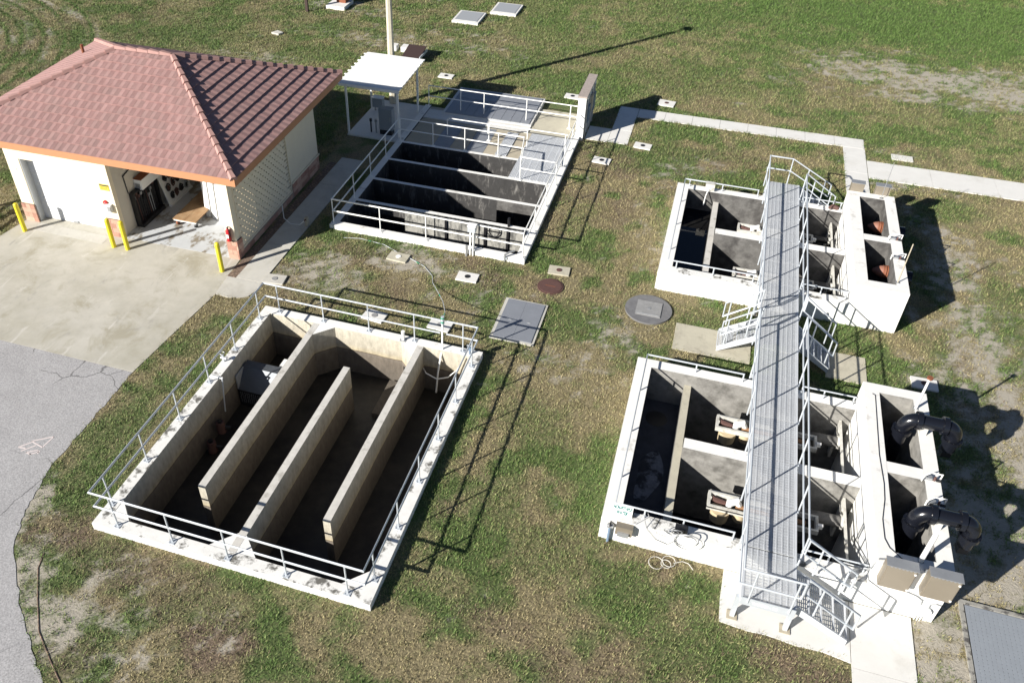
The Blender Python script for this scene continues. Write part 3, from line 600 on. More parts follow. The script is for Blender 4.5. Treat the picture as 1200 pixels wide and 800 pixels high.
MB().cyl((-5.62, 19.15, zt), (-5.62, 19.15, zt + .32), .035, n=8).build('riser', 'blue', q); MB().box(-5.70, 19.10, zt + .18, -5.54, 19.2, zt + .28).build('body', 'blue', q); MB().box(-5.72, 19.13, zt + .33, -5.52, 19.17, zt + .35).build('lever', 'rail', q)
hp = [(-12.2, 24.24, .03), (-11.58, 24.4, .02), (-10.57, 24.3, .02), (-9.91, 23.99, .02), (-9.27, 23.74, .02), (-8.64, 23.44, .02), (-8.2, 23.0, .02), (-8.05, 22.6, .03), (-7.6, 21.9, .2), (-7.2, 21.2, .45), (-6.75, 20.1, .95), (-6.52, 19.25, 1.45)]
h = thing('garden_hose', 'long white hose running over the grass to the basin pole', 'hose', (-12.2, 24.24, 0))
MB().tube(hp, .010, 6).build('tubing', 'rail', h)
for (a, b_) in ((1, .4), (4, .5), (8, .3), (10, .5)):
    p = Vector(hp[a]).lerp(Vector(hp[a + 1]), b_); d = (Vector(hp[a + 1]) - Vector(hp[a])).normalized() * .07; MB().cyl(tuple(p - d), tuple(p + d), .02, n=8).build('tape', 'green_tape', h)

# ------------------------------------------------------------------ T2: rear tank with cross walls and decked bay
t2 = thing('grit_tank', 'white curbed tank with dark cross cells and a covered deck beside the canopy', 'tank', (T2[0], T2[1], 0))
zt2 = .195; zf2 = -2.6
x0, y0, x1 = T2[0], T2[1], T2[2]; w = .30; yr = 32.1
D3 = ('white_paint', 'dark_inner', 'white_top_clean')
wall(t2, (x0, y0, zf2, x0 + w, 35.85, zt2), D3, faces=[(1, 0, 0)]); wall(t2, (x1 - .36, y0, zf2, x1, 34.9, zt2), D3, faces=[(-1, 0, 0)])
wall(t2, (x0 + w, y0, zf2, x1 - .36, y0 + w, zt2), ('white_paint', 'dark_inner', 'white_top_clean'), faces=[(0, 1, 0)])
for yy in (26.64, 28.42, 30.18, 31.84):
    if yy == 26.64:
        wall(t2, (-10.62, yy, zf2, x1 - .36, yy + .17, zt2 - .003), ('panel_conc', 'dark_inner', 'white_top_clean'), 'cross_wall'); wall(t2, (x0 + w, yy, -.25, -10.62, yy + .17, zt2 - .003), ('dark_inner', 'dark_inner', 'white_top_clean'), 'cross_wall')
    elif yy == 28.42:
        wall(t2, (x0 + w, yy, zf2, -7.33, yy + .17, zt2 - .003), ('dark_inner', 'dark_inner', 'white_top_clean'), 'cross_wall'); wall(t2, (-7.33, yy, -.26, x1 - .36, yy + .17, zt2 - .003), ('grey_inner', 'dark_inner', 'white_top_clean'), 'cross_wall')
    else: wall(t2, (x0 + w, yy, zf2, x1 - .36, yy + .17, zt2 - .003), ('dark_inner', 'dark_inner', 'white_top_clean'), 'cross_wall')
for xx in (-8.93, -7.33, -6.42): MB().box(xx, 26.575, zf2, xx + .09, 26.637, zt2 - .02).build('stop_log_guide', 'black', t2)
MB().box(-10.6, 26.60, -.53, -5.65, 26.637, -.49).build('guide_bar', 'black', t2)
MB().box(x0 + w, y0 + w, zf2 - .1, x1 - .36, 32.4, zf2 + .02).build('floor', 'black_floor', t2)
# covered bay: support walls, boards, gratings
MB().box(x0 + w, 32.012, -.25, x1 - .36, 35.849, .12).build('deck_slab', 'slab_tan', t2)
bx = [(-12.62, -11.92, 'checker'), (-11.92, -11.2, 'tan_board'), (-11.2, -10.52, 'checker'), (-10.52, -9.82, 'tan_board'), (-9.82, -8.98, 'checker'), (-8.98, -8.42, 'tan_board'), (-7.95, -7.35, 'tan_board')]
bx[0] = (-12.62, -11.3, 'tan_board'); bx[1] = (-11.3, -10.52, 'checker'); bx[2] = (-10.52, -9.80, 'tan_board'); bx[3] = (-9.80, -8.98, 'checker'); bx[4] = (-8.98, -8.42, 'tan_board'); bx[5] = (-8.42, -7.95, 'checker')
for a, b_, m_ in bx: MB().box(a + .008, 32.03, .121, b_ - .008, 34.35 + random.uniform(-.05, .08), .185 + random.uniform(-.006, .008)).build('deck_board', m_, t2)
def grate_mesh(lx, ly, name='grating_plank', bars=9, bw=.016, cw=.012, cs=.12, h=.03, m='grating'):
    b = MB()
    for i in range(bars):
        px = (i + .5) / bars * lx; b.box(px - bw / 2, 0, -h, px + bw / 2, ly, 0)
    n = max(2, int(ly / cs))
    for j in range(n):
        py = (j + .5) / n * ly; b.box(.003, py - cw / 2, -h * .7, lx - .003, py + cw / 2, -.004)
    b.box(0, 0, -h, .012, ly, .006); b.box(lx - .012, 0, -h, lx, ly, .006)
    return b.mesh(name, m)
gm = grate_mesh(.30, 1.36, bars=5, bw=.034, cw=.03, cs=.085)
for i in range(6):
    for j in range(3):
        link('grating_plank', gm, t2, (-7.36 + i * .302 - T2[0] - (.0 if j else -.0), 30.36 + j * 1.37 - T2[1], .212 if j < 2 else .214))
link('grating_plank', grate_mesh(.5, 2.2, bars=8, bw=.034, cw=.03, cs=.085), t2, (-8.44 - T2[0], 32.05 - T2[1], .214))
MB().box(-7.38, 30.37, .10, -7.30, 32.0, .175).build('support_beam', 'rail_white', t2)
MB().box(x0 + .31, 34.6, .121, -7.6, 35.5, .165).build('concrete_path', 'sidewalk', t2)
# free-standing side wall
q = thing('side_wall', 'short white wall with brown weathered cap at the end of the rear tank deck', 'wall', (-5.3, 34.92, 0))
MB().box(-5.47, 34.915, -.1, -5.12, 37.45, 2.02).build('wall_body', 'white_paint', q); MB().box(-5.50, 34.9, 2.021, -5.09, 37.5, 2.10).build('cap', 'brown_wall', q)
for k in range(3): MB().box(-5.118, 35.3 + k * .7, .7 + .25 * (k % 2), -5.02, 35.75 + k * .7, 1.45 + .25 * (k % 2)).build('panel_box', 'blue' if k != 1 else 'tan_board', q)
for k in range(4): MB().cyl((-5.08, 35.1 + k * .6, .05), (-5.08, 35.1 + k * .6, 1.9), .03, n=8).build('conduit', 'steel_grey', q)
zr2 = zt2 + 1.07; zm2 = zt2 + .55
r1 = lambda z: [(-12.84, 32.05, z), (-12.84, 24.83, z), (-5.36, 24.83, z), (-5.36, 34.85, z)]
railing('white two-rail railing round the open cells of the rear tank', [('top_rail', r1(zr2)), ('mid_rail', r1(zm2))], [(x, 24.83, zt2, zr2) for x in (-12.84, -10.91, -9.08, -7.2, -5.36)] + [(-12.84, y, zt2, zr2) for y in (26.84, 28.58, 30.3)] + [(-5.36, y, zt2, zr2) for y in (26.63, 28.57, 30.3, 32.0, 33.6)], 'rail_white')
r2 = lambda z: [(-12.78, 32.0, z), (-7.15, 31.98, z), (-6.86, 30.26, z), (-5.42, 30.24, z)]
railing('white railing across the tank between the open cells and the boards', [('top_rail', r2(zr2)), ('mid_rail', r2(zm2))], [(x, 31.93, zt2, zr2) for x in (-12.78, -11.25, -9.78, -8.27)] + [(-6.86, 30.27, zt2, zr2)], 'rail_white')
r3 = lambda z: [(-12.74, 35.66, z), (-5.52, 35.66, z)]
railing('white railing along the back edge of the decked bay', [('top_rail', r3(zr2)), ('mid_rail', r3(zm2))], [(x, 35.66, .12, zr2) for x in (-12.74, -11.15, -10.0, -7.95, -5.9)], 'rail_white')
railing('single low handrail over the board covers', [('top_rail', [(-11.0, 33.2, .19), (-11.0, 33.2, .92), (-10.93, 33.2, 1.0), (-9.0, 33.2, 1.0)]), ('top_rail', [(-9.1, 33.25, .5), (-9.1, 33.25, .95), (-9.0, 33.25, 1.02), (-5.5, 33.25, 1.02)])], [(-9.05, 33.22, .19, 1.0), (-7.3, 33.22, .19, 1.0), (-5.6, 33.22, .19, 1.0)], 'rail_white')
# box on post, small pipe, gate stem, hand ring
q = thing('control_station', 'white control box on twin posts at the front curb of the rear tank', 'control box', (-7.25, 24.66, 0))
for dx in (-.05, .06): MB().cyl((-7.25 + dx, 24.66, .0), (-7.25 + dx, 24.66, 1.1), .03, n=8).build('post', 'rail_white', q)
MB().box(-7.38, 24.55, 1.08, -7.10, 24.78, 1.32).build('box_body', 'rail', q); MB().box(-7.40, 24.53, 1.32, -7.08, 24.80, 1.35).build('lid', 'canopy', q); MB().cyl((-7.42, 24.6, .0), (-7.42, 24.6, .45), .045).build('outlet_pipe', 'steel_grey', q)
q = thing('pipe_bracket', 'short grey pipe on the front curb beside the control box', 'pipe', (-5.98, 24.75, 0)); MB().tube([(-5.98, 24.68, .0), (-5.98, 24.68, .3), (-5.85, 24.8, .36), (-5.7, 24.95, .36)], .035, 8).build('pipe', 'steel_grey', q); MB().box(-6.05, 24.66, .10, -5.9, 24.7, .2).build('clamp', 'rail', q)
q = thing('gate_operator', 'dark gate stem and round hand ring on the front cross wall', 'gate', (-6.42, 26.6, 0)); MB().cyl((-6.375, 26.7, zt2), (-6.375, 26.7, zt2 + .38), .05).build('stem', 'black', q); MB().tube(arc((-6.95, 26.55, -.05), .25, 0, 2 * math.pi, 20, (1, 0, 0), (0, 0, 1)), .02, 6, cap=False).build('hand_ring', 'black', q); MB().box(-7.2, 26.53, -.08, -6.7, 26.56, -.04).build('ring_bar', 'black', q)
# hatch beyond the path
q = thing('aluminium_hatch', 'large double-leaf ribbed aluminium hatch behind the rear tank railing', 'hatch', (-9.8, 36.7, 0))
MB().box(-11.95, 35.25, -.1, -7.62, 38.25, .20).build('curb', 'sidewalk', q)
for k in range(9): MB().box(-11.80 + k * .455, 35.30, .2005, -11.80 + k * .455 + .44, 37.0, .235).build('lid_panel', 'grey_lid', q)
for k in range(2): MB().box(-11.8 + k * 2.05, 37.03, .2005, -11.8 + k * 2.05 + 2.02, 38.15, .24).build('lid_leaf', 'grey_lid', q)
struct(MB().box(-7.6, 35.2, -.05, -5.45, 37.3, .10).build('concrete_pad', 'slab_tan'))

# ------------------------------------------------------------------ canopy with cabinet, pole
cz = 2.42
q = thing('open_canopy', 'white flat metal canopy on four thin posts beside the garage', 'canopy', (-14.2, 33.6, 0))
RX0, RX1, RY0, RY1 = -15.72, -12.86, 32.15, 35.55
NP = 9
for k in range(NP):
    ya_ = RY0 + (RY1 - RY0) * k / NP; yb_ = RY0 + (RY1 - RY0) * (k + 1) / NP; za, zb = cz + .10 * k / NP, cz + .10 * (k + 1) / NP
    MB().hexa([(RX0, ya_, za), (RX1, ya_, za), (RX1, yb_, zb), (RX0, yb_, zb), (RX0, ya_, za + .04), (RX1, ya_, za + .04), (RX1, yb_, zb + .04), (RX0, yb_, zb + .04)]).build('roof_panel', 'canopy', q)
    ym_ = ya_ + .12; zm_ = za + .1 / NP * .3
    MB().hexa([(RX0 - .07, ym_ - .05, zm_ + .042), (RX1 - .01, ym_ - .05, zm_ + .042), (RX1 - .01, ym_ + .08, zm_ + .046), (RX0 - .07, ym_ + .08, zm_ + .046), (RX0 - .07, ym_, zm_ + .075), (RX1 - .01, ym_, zm_ + .075), (RX1 - .01, ym_ + .03, zm_ + .076), (RX0 - .07, ym_ + .03, zm_ + .076)]).build('roof_rib', 'canopy', q)
MB().box(RX0, RY0 - .04, cz - .08, RX1, RY0 - .003, cz + .05).build('gutter', 'canopy', q)
for px, py in ((-15.45, 32.3), (-15.4, 34.95), (-13.05, 32.42), (-13.1, 35.1)): MB().box(px - .04, py - .04, 0, px + .04, py + .04, cz + (.005 if py < 33 else .08)).build('post', 'rail_white', q)
struct(MB().box(-15.42, 32.05, -.05, -12.975, 35.9, .08).build('concrete_pad', 'sidewalk'))
q = thing('control_cabinet', 'tall grey control cabinet standing under the white canopy', 'cabinet', (-13.75, 32.6, .08))
MB().box(-14.03, 32.5, .3, -13.40, 32.85, 1.32).build('body', 'cabinet', q); MB().box(-14.0, 32.48, .08, -13.43, 32.82, .299).build('plinth', 'black', q); MB().box(-14.01, 32.485, .34, -13.42, 32.499, 1.28).build('door', 'cabinet', q); MB().box(-13.5, 32.465, .75, -13.46, 32.484, .95).build('handle', 'steel_grey', q)
q = thing('small_meter_box', 'small grey meter box near the back of the canopy slab', 'meter box', (-14.95, 34.7, .08)); MB().box(-15.2, 34.55, .3, -14.7, 34.85, .75).build('body', 'cabinet', q); MB().box(-15.22, 34.53, .75, -14.68, 34.87, .79).build('lid', 'rail', q)
for sx in (-15.12, -14.78): MB().box(sx - .03, 34.66, .08, sx + .03, 34.74, .3).build('leg', 'steel_grey', q)
for k, px in enumerate((-14.45, -14.2)):
    q = thing('standpipe', ('dark' if k == 0 else 'grey') + ' capped standpipe beside the canopy cabinet', 'pipe', (px, 32.55, .08)); MB().cyl((px, 32.55, .08), (px, 32.55, .62), .035, n=8).build('pipe', 'black' if k == 0 else 'steel_grey', q); MB().cyl((px, 32.55, .62), (px, 32.55, .74), .06).build('valve_head', 'black' if k == 0 else 'steel_grey', q)
ph = 8.75
q = thing('light_pole', 'tall pale concrete pole rising behind the white canopy', 'pole', (-14.62, 35.75, 0))
MB().tube([(-14.62, 35.75, 0), (-14.62, 35.75, ph)], [.19, .12], 8).build('shaft', 'pole', q); MB().tube([(-14.62, 35.75, ph - .2), (-14.4, 36.0, ph + .05), (-14.1, 36.35, ph + .1)], .04, 8).build('arm', 'steel_grey', q); MB().box(-14.25, 36.2, ph + .02, -13.8, 36.7, ph + .16).build('lamp_head', 'steel_grey', q)
q = thing('solar_tray', 'low dark brown tilted panel on the grass behind the light pole', 'panel', (-15.4, 41.4, 0))
MB().hexa([(-16.05, 40.7, .28), (-15.05, 40.7, .28), (-15.05, 41.9, .5), (-16.05, 41.9, .5), (-16.05, 40.7, .33), (-15.05, 40.7, .33), (-15.05, 41.9, .55), (-16.05, 41.9, .55)]).build('panel', 'dark_panel', q); MB().box(-15.05, 40.7, .27, -15.0, 41.9, .40).build('edge_frame', 'rail', q)
for px, py, pz in ((-15.95, 40.8, .28), (-15.15, 40.8, .28), (-15.95, 41.8, .48), (-15.15, 41.8, .48)): MB().box(px - .03, py - .03, 0, px + .03, py + .03, pz).build('leg', 'steel_grey', q)
# ------------------------------------------------------------------ T3 / T4 : twin two-cell tanks with raised outlet block
H1, H2 = .828, 1.627
M['damp_floor'] = mat('damp_dark_floor', (.055, .06, .075), .75, var=.4, vscale=3)
M['pale_inner'] = mat('pale_pit_concrete', (.235, .228, .212), .85, var=.3, vscale=4, col2=(.12, .115, .105), thr=(.45, .65), sc2=1.8)
INN = 'grey_inner'
def twin(T, label, wet):
    INN = 'grey_inner' if wet else 'pale_inner'
    t = thing('splitter_tank', label, 'tank', (T[0], T[1], 0))
    x0, y0 = T[0], T[1]; D = lambda dx: x0 + dx; y1 = T[3]; zf = -1.9
    X = dict(li=x0 + .45, b0=x0 + 1.49, b1=x0 + 1.70, r=x0 + 6.22, oi=x0 + 6.62, oo=x0 + 7.49, e=x0 + 7.86)
    ym0, ym1 = y0 + 2.95, y0 + 3.32; yi0, yi1 = y0 + .36, y1 - .36
    tops = ('white_paint', INN, 'white_top_clean')
    wall(t, (x0, y0, -1.9, X['li'], y1, H1), tops, faces=[(1, 0, 0)])
    wall(t, (X['li'], y0, -1.9, X['r'], yi0, H1), ('white_paint', INN, 'white_top'), faces=[(0, 1, 0)])
    wall(t, (X['li'], yi1, -1.9, X['r'], y1, H1), tops, faces=[(0, -1, 0)])
    wall(t, (X['b1'], ym0, -1.9, X['r'], ym1, H1 - .004), (INN, INN, 'white_top_clean'), 'dividing_wall', faces=[(0, 1, 0), (0, -1, 0)])
    wall(t, (X['b0'], yi0, -1.9, X['b1'], yi1, .42), (INN, INN, 'slab_tan' if not wet else 'grey_top'), 'weir_wall', faces=[(1, 0, 0), (-1, 0, 0)])
    MB().box(X['li'], yi0, -2.0, X['b0'], yi1, -.45).build('channel_floor', 'damp_floor' if not wet else 'grey_inner', t)
    MB().box(X['b1'], yi0, -2.0, X['r'], yi1, -1.88).build('floor', 'black_floor', t)
    # raised block
    wall(t, (X['r'], y0, -1.9, X['oi'], y1, H2), tops, 'block_wall', faces=[(1, 0, 0)]); wall(t, (X['oo'], y0, -1.9, X['e'], y1, H2), tops, 'block_wall', faces=[(-1, 0, 0)])
    wall(t, (X['oi'], y0, -1.9, X['oo'], y0 + .42, H2), tops, 'block_wall', faces=[(0, 1, 0)]); wall(t, (X['oi'], y1 - .35, -1.9, X['oo'], y1, H2), tops, 'block_wall', faces=[(0, -1, 0)])
    wall(t, (X['oi'], y0 + 2.92, -1.9, X['oo'], y0 + 3.3, H2 - .004), tops, 'block_wall', faces=[(0, 1, 0), (0, -1, 0)])
    MB().box(X['oi'], y0 + .42, -2.0, X['oo'], y1 - .35, -1.88).build('floor', 'black_floor', t)
    for k, (a, b_) in enumerate(((yi0, ym0), (ym1, yi1))):   # weir frames on the far wall of each cell
        f_ = MB(); f_.box(X['r'] - .30, b_ - .32, -.9, X['r'] - .24, b_ - .02, .35); f_.box(X['r'] - .30, a + .2, .28, X['r'] - .24, b_ - .32, .35); f_.box(X['r'] - .30, a + .2, -.9, X['r'] - .24, a + .3, .28)
        f_.build('weir_frame', 'tray', t)
    if wet:
        pass
    else:
        MB().disc(.36, 18.85, -.4495, -.444, .32, 24).build('sump_opening', 'black', t)
        pts = [(.42 + .34 * math.cos(a) * (1 + .18 * math.sin(3 * a + 1)) + .06 * math.sin(a), 16.55 + 1.0 * math.sin(a) * (1 + .1 * math.sin(2 * a))) for a in np.linspace(0, 2 * math.pi, 40, endpoint=False)]
        MB().prism(pts, -.4495, -.4455).build('dried_silt', 'silt', t)
    return t, X, (yi0, ym0, ym1, yi1)
M['silt'] = mat('dried_silt', (.21, .225, .26), .9, var=.5, vscale=8, col2=(.04, .045, .055), thr=(.45, .55), sc2=2.4)
t3, X3, Y3 = twin(T3, 'rear white tank with water in its left channel and two red duckbill valves', True)
t4, X4, Y4 = twin(T4, 'front white tank with dry left channel and two black gooseneck pipes', False)
o = MB().box(X3['li'] - .0, Y3[0], -.449, X3['b0'], Y3[3], -.05).build('water', 'water'); struct(o)
# low rails on T3, T4
def low_rails(T, nm, xs_front, xs_rear):
    x0, y0, y1 = T[0], T[1], T[3]; zt_ = H1 + .30; xl = x0 + .27; yf = y0 + .27; yb_ = y1 - .16
    railing('low white single rail round the channel of the ' + nm + ' tank', [('top_rail', [(2.62, yf, H1), (2.62, yf, zt_), (xl, yf, zt_), (xl, yb_, zt_), (2.55, yb_, zt_), (2.55, yb_, H1)])], [(x, yf, H1, zt_) for x in xs_front] + [(x, yb_, H1, zt_) for x in xs_rear] + [(xl, y0 + k, H1, zt_) for k in (1.4, 3.1, 4.8)], 'rail', .02, plates=False, name='low_railing')
    railing('low white rail on the right front cell edge of the ' + nm + ' tank', [('top_rail', [(4.2, yf, H1), (4.2, yf, zt_), (T[0] + 6.18, yf, zt_)])], [(x, yf, H1, zt_) for x in (4.8, 5.6)], 'rail', .02, plates=False, name='low_railing')
    railing('low white rail on the right rear cell edge of the ' + nm + ' tank', [('top_rail', [(4.2, yb_, H1), (4.2, yb_, zt_), (T[0] + 6.18, yb_, zt_)])], [(x, yb_, H1, zt_) for x in (4.8, 5.6)], 'rail', .02, plates=False, name='low_railing')
low_rails(T4, 'front', (.48, 1.43), (1.2,)); low_rails(T3, 'rear', (.05, 1.3), (-.07, 1.2))

# mechanical units in the cells
def unit(y, zc, where, dry):
    q = thing('mixer_unit', 'weathered tray mixer with tan drum in the ' + where, 'mixer', (3.3, y, zc))
    x0, x1 = 2.0, 4.75; yn, yf = y - .26, y + .26; f_ = MB()
    f_.box(x0, yn, zc - .05, x1, yn + .06, zc + .10); f_.box(x0, yf - .06, zc - .05, x1, yf, zc + .10); f_.box(x0, yn + .06, zc - .05, x0 + .07, yf - .06, zc + .10); f_.box(x1 - .07, yn + .06, zc - .05, x1, yf - .06, zc + .10)
    f_.build('tray_frame', 'tray', q)
    MB().box(x0 + .05, yf + .005, zc - .25, 3.0, yf + .1, zc + .03).build('back_plate', 'tray', q)
    MB().tube([(x0 + .55, y - .05, zc + .02), (x0 + .55, y - .05, zc + .14), (x0 + .72, y + .02, zc + .18), (x0 + .8, y + .02, zc + .05)], .085, 10).build('elbow', 'white_plastic', q)
    MB().cyl((x0 + .72, y - .02, zc + .02), (x1 - .3, y - .02, zc + .02), .065, n=10).build('drive_shaft', 'orange' if dry else 'tray', q)
    MB().cyl((x0 + .12, y + .05, zc + .04), (x0 + .5, y + .05, zc - .05), .08, n=8).build('motor', 'brown_iron', q)
    MB().cyl((x0 + .36, y - .15, zc - .06), (x0 + .36, y - .15, zc - .42), .25, .23, n=18).build('drum', 'tan_pipe', q)
    MB().cyl((x0 + .36, y - .15, zc - .42), (x0 + .36, y - .15, -1.85), .15, n=14).build('drop_pipe', 'black', q)
    MB().cyl((x0 + .86, y - .1, zc - .06), (x0 + .86, y - .1, zc - .33), .17, .16, n=14).build('second_drum', 'tan_pipe', q)
    MB().box(x1 - .02, y - .1, zc + .02, x1 + .1, y - .02, zc + .14).build('end_bracket', 'white_plastic', q)
    MB().cyl((4.3, y + .42, zc - .15), (5.35, y + .5, zc - .2), .16 if dry else .12, n=12).build('outlet_pipe', 'grey_inner' if dry else 'black', q)
    MB().cyl((5.35, y + .5, zc - .2), (5.42, y + .5, zc - .2), .2 if dry else .15, n=14).build('pipe_flange', 'tray', q)
    return q
unit(18.45, .3, 'rear cell of the front tank', True); unit(15.55, .3, 'front cell of the front tank', True)
unit(29.25, .25, 'rear cell of the rear tank', False); unit(26.2, .25, 'front cell of the rear tank', False)
# goosenecks over the block wall of T4
def goose(y, where):
    q = thing('gooseneck_pipe', 'black gooseneck pipe over the outer wall of the front tank, ' + where, 'pipe', (7.15, y, H2))
    r = .185; zc = 2.05; xa_ = 6.78; xb_ = 7.52
    p = [(xa_ - .22, y, .2), (xa_ - .22, y, zc - .26)] + arc((xa_ + .06, y, zc - .28), .28, math.pi, math.pi / 2, 7, (1, 0, 0), (0, 0, 1))[1:]
    MB().tube(p, r, 18).build('inner_elbow', 'black_pipe', q)
    MB().cyl((xa_ + .06, y, zc), (xb_ - .02, y, zc), r - .004, n=18).build('crossover', 'black_pipe', q)
    p = arc((xb_ - .02, y, zc - .28), .28, math.pi / 2, 0, 7, (1, 0, 0), (0, 0, 1)) + [(xb_ + .26, y, zc - .75), (xb_ + .26, y, 1.32)]
    MB().tube(p, r, 18).build('outer_elbow', 'black_pipe', q)
    for (c, ax) in (((xa_ + .06, y, zc), 0), ((xb_ - .05, y, zc), 0), ((xb_ + .26, y, zc - .42), 2), ((xa_ - .22, y, zc - .42), 2)):
        d = [0, 0, 0]; d[ax] = .06; a = tuple(c[i] - d[i] for i in range(3)); b_ = tuple(c[i] + d[i] for i in range(3))
        fl = MB().cyl(a, b_, r + .06, n=20).build('flange', 'black_pipe', q)
        for k in range(8):
            an = k * math.pi / 4; u = (0, math.cos(an), math.sin(an)) if ax == 0 else (math.cos(an), math.sin(an), 0)
            cc = [c[i] + u[i] * (r + .035) for i in range(3)]; e = [0, 0, 0]; e[ax] = .07
            MB().cyl(tuple(cc[i] - e[i] for i in range(3)), tuple(cc[i] + e[i] for i in range(3)), .014, n=5).build('bolt', 'black', fl)
    MB().box(xb_ + .14, y - .12, 1.08, xb_ + .38, y + .12, 1.32).build('outlet_cap', 'black', q)
    MB().box(6.98, y - .06, H2, 7.14, y + .06, zc - .16).build('support', 'tray', q)
goose(18.35, 'towards the rear'); goose(15.2, 'towards the steel cabinets')
def clutter(x, y, where):
    q = thing('lifting_bracket', 'small white pipe bracket with clamps on the block wall top ' + where, 'bracket', (x, y, H2))
    MB().tube([(x - .12, y - .12, H2), (x - .12, y - .12, H2 + .18), (x + .05, y, H2 + .22), (x + .32, y + .03, H2 + .2), (x + .32, y + .03, H2)], .018, 6).build('hoop', 'rail_white', q); MB().box(x - .02, y - .06, H2, x + .12, y + .06, H2 + .08).build('clamp', 'steel_grey', q); MB().cyl((x + .18, y - .02, H2), (x + .18, y - .02, H2 + .12), .03, n=8).build('bolt', 'brown_iron', q); MB().box(x + .22, y - .05, H2, x + .34, y + .0, H2 + .05).build('latch', 'black', q)
clutter(7.0, 16.75, 'beside the rear gooseneck'); clutter(7.0, 15.95, 'beside the front gooseneck'); clutter(7.0, 27.95, 'above the rear duckbill valve'); clutter(7.0, 26.75, 'above the front duckbill valve')
def post_pole(x, y, h, r, label, cap=None, m='white_plastic', flex=False):
    q = thing('vent_pole', label, 'pole', (x, y, H2)); MB().cyl((x, y, H2 - (.5 if flex else 0)), (x, y, H2 + h), r, r * .9, n=10).build('shaft', m, q)
    if cap: MB().cyl((x, y, H2 + h), (x, y, H2 + h + .05), r * 2.2, n=14).build('cap', cap, q)
    MB().box(x - .06, y - .06, H2, x + .06, y + .06, H2 + .015).build('foot', 'steel_grey', q)
    if flex: MB().tube([(x, y, H2 - .45), (x - .02, y - .1, H2 - .3), (x + .08, y - .22, H2 - .05), (x + .1, y - .3, H2 + .1)], .05, 8).build('flex_conduit', 'steel_grey', q)
post_pole(6.99, 19.3, 1.1, .035, 'white pole with red-brown cap on the rear corner of the front tank block', 'rust')
post_pole(6.62, 14.1, 1.03, .06, 'thick white stub pole between the two steel cabinets', None, flex=True)
post_pole(6.85, 30.75, 1.5, .012, 'thin whip rod at the rear corner of the rear tank block', None, 'steel_grey')
post_pole(7.0, 25.3, 1.5, .02, 'thin tan rod at the front corner of the rear tank block', None, 'tan_board')
# duckbill valves of T3
for y, z, wh in ((29.55, 1.08, 'rear'), (26.72, 1.04, 'front')):
    q = thing('duckbill_valve', 'red-brown cone shaped duckbill valve in the ' + wh + ' opening of the rear tank block', 'valve', (6.9, y, z))
    MB().tube([(6.90, y, z), (6.78, y, z), (6.70, y, z), (6.58, y, z), (6.47, y, z)], [.21, .21, .19, .125, .05], 18).build('duckbill', 'rubber', q)
    for k in range(3): MB().cyl((6.95 - k * .06, y, z), (6.915 - k * .06, y, z), .235 - .008 * k, n=20).build('clamp_band', 'rust', q)
    MB().cyl((7.34, y, z - .1), (7.72, y, z - .1), .26, n=20).build('inlet_pipe', 'black_pipe', q); MB().cyl((7.40, y, z - .1), (7.48, y, z - .1), .33, n=20).build('inlet_flange', 'black_pipe', q)
# steel cabinets on both block ends
def cab(x0, x1, y0, y1, z0, z1, label):
    q = thing('steel_cabinet', label, 'cabinet', ((x0 + x1) / 2, y0, z0)); front = y0 if y1 < 20 else y1; s = -1 if y1 < 20 else 1
    MB().box(x0, y0, z0, x1, y1, z1).build('body', 'steel', q); MB().box(x0 + .02, front, z0 + .02, x1 - .02, front + s * .02, z1 - .02).build('door', 'steel', q)
    dr = MB().box(x0 - .02, y0 - (.03 if s < 0 else .0), z1, x1 + .02, y1 + (.03 if s > 0 else 0), z1 + .015).build('drip_top', 'steel_grey', q)
    for k in range(7): MB().box(x0 + .06 + k * .08, front + s * .021, z1 - .02, x0 + .10 + k * .08, front + s * .035, z1 - .002).build('hinge', 'steel_grey', q)
    for zz in (z0 + .1, z1 - .1): MB().box(x1 - .06, front + s * .021, zz - .02, x1 - .02, front + s * .04, zz + .02).build('latch', 'white_plastic', q)
cab(5.79, 6.42, 13.5, 13.74, 1.17, 1.95, 'left one of two steel cabinets on the front tank block'); cab(6.68, 7.32, 13.5, 13.74, 1.17, 1.95, 'right one of two steel cabinets on the front tank block')
cab(5.76, 6.22, 31.01, 31.25, 1.2, 1.95, 'left one of two steel cabinets behind the rear tank block'); cab(6.62, 7.12, 31.01, 31.25, 1.2, 1.97, 'right one of two steel cabinets behind the rear tank block')
q = thing('junction_disc', 'round pale junction box with bent conduits low on the front tank block', 'junction box', (7.0, 13.7, .2))
MB().cyl((7.02, 13.66, .42), (7.02, 13.74, .42), .17, n=20).build('cover', 'sign_white', q)
for pts in ([(6.92, 13.72, .56), (6.9, 13.72, .75), (6.75, 13.72, .85), (6.4, 13.72, .95), (6.2, 13.72, 1.17)], [(7.10, 13.72, .56), (7.1, 13.72, .68), (7.2, 13.72, .74), (7.3, 13.72, .72)]): MB().tube(pts, .016, 6).build('conduit', 'steel_grey', q)
for k in range(3): MB().cyl((6.95 + k * .06, 13.70, .27), (6.93 + k * .06, 13.68, .05), .012, n=6).build('stub', 'rail_white', q)
CABLE = [(5.9, 19.55, H2 + .01), (5.97, 19.5, H2 + .01), (5.95, 18.39, H2 + .01), (5.93, 17.21, H2 + .01), (5.98, 16.24, H2 + .01), (5.96, 15.71, H2 + .01), (5.87, 15.07, H2 + .01), (5.88, 14.5, H2 + .01), (5.97, 14.26, H2 + .01), (6.25, 14.0, H2 + .01), (6.55, 13.9, H2 + .01)]
tag(MB().tube(CABLE, .009, 6).build('cable', 'black'), 'thin black cable snaking along the top of the front tank block', 'cable')
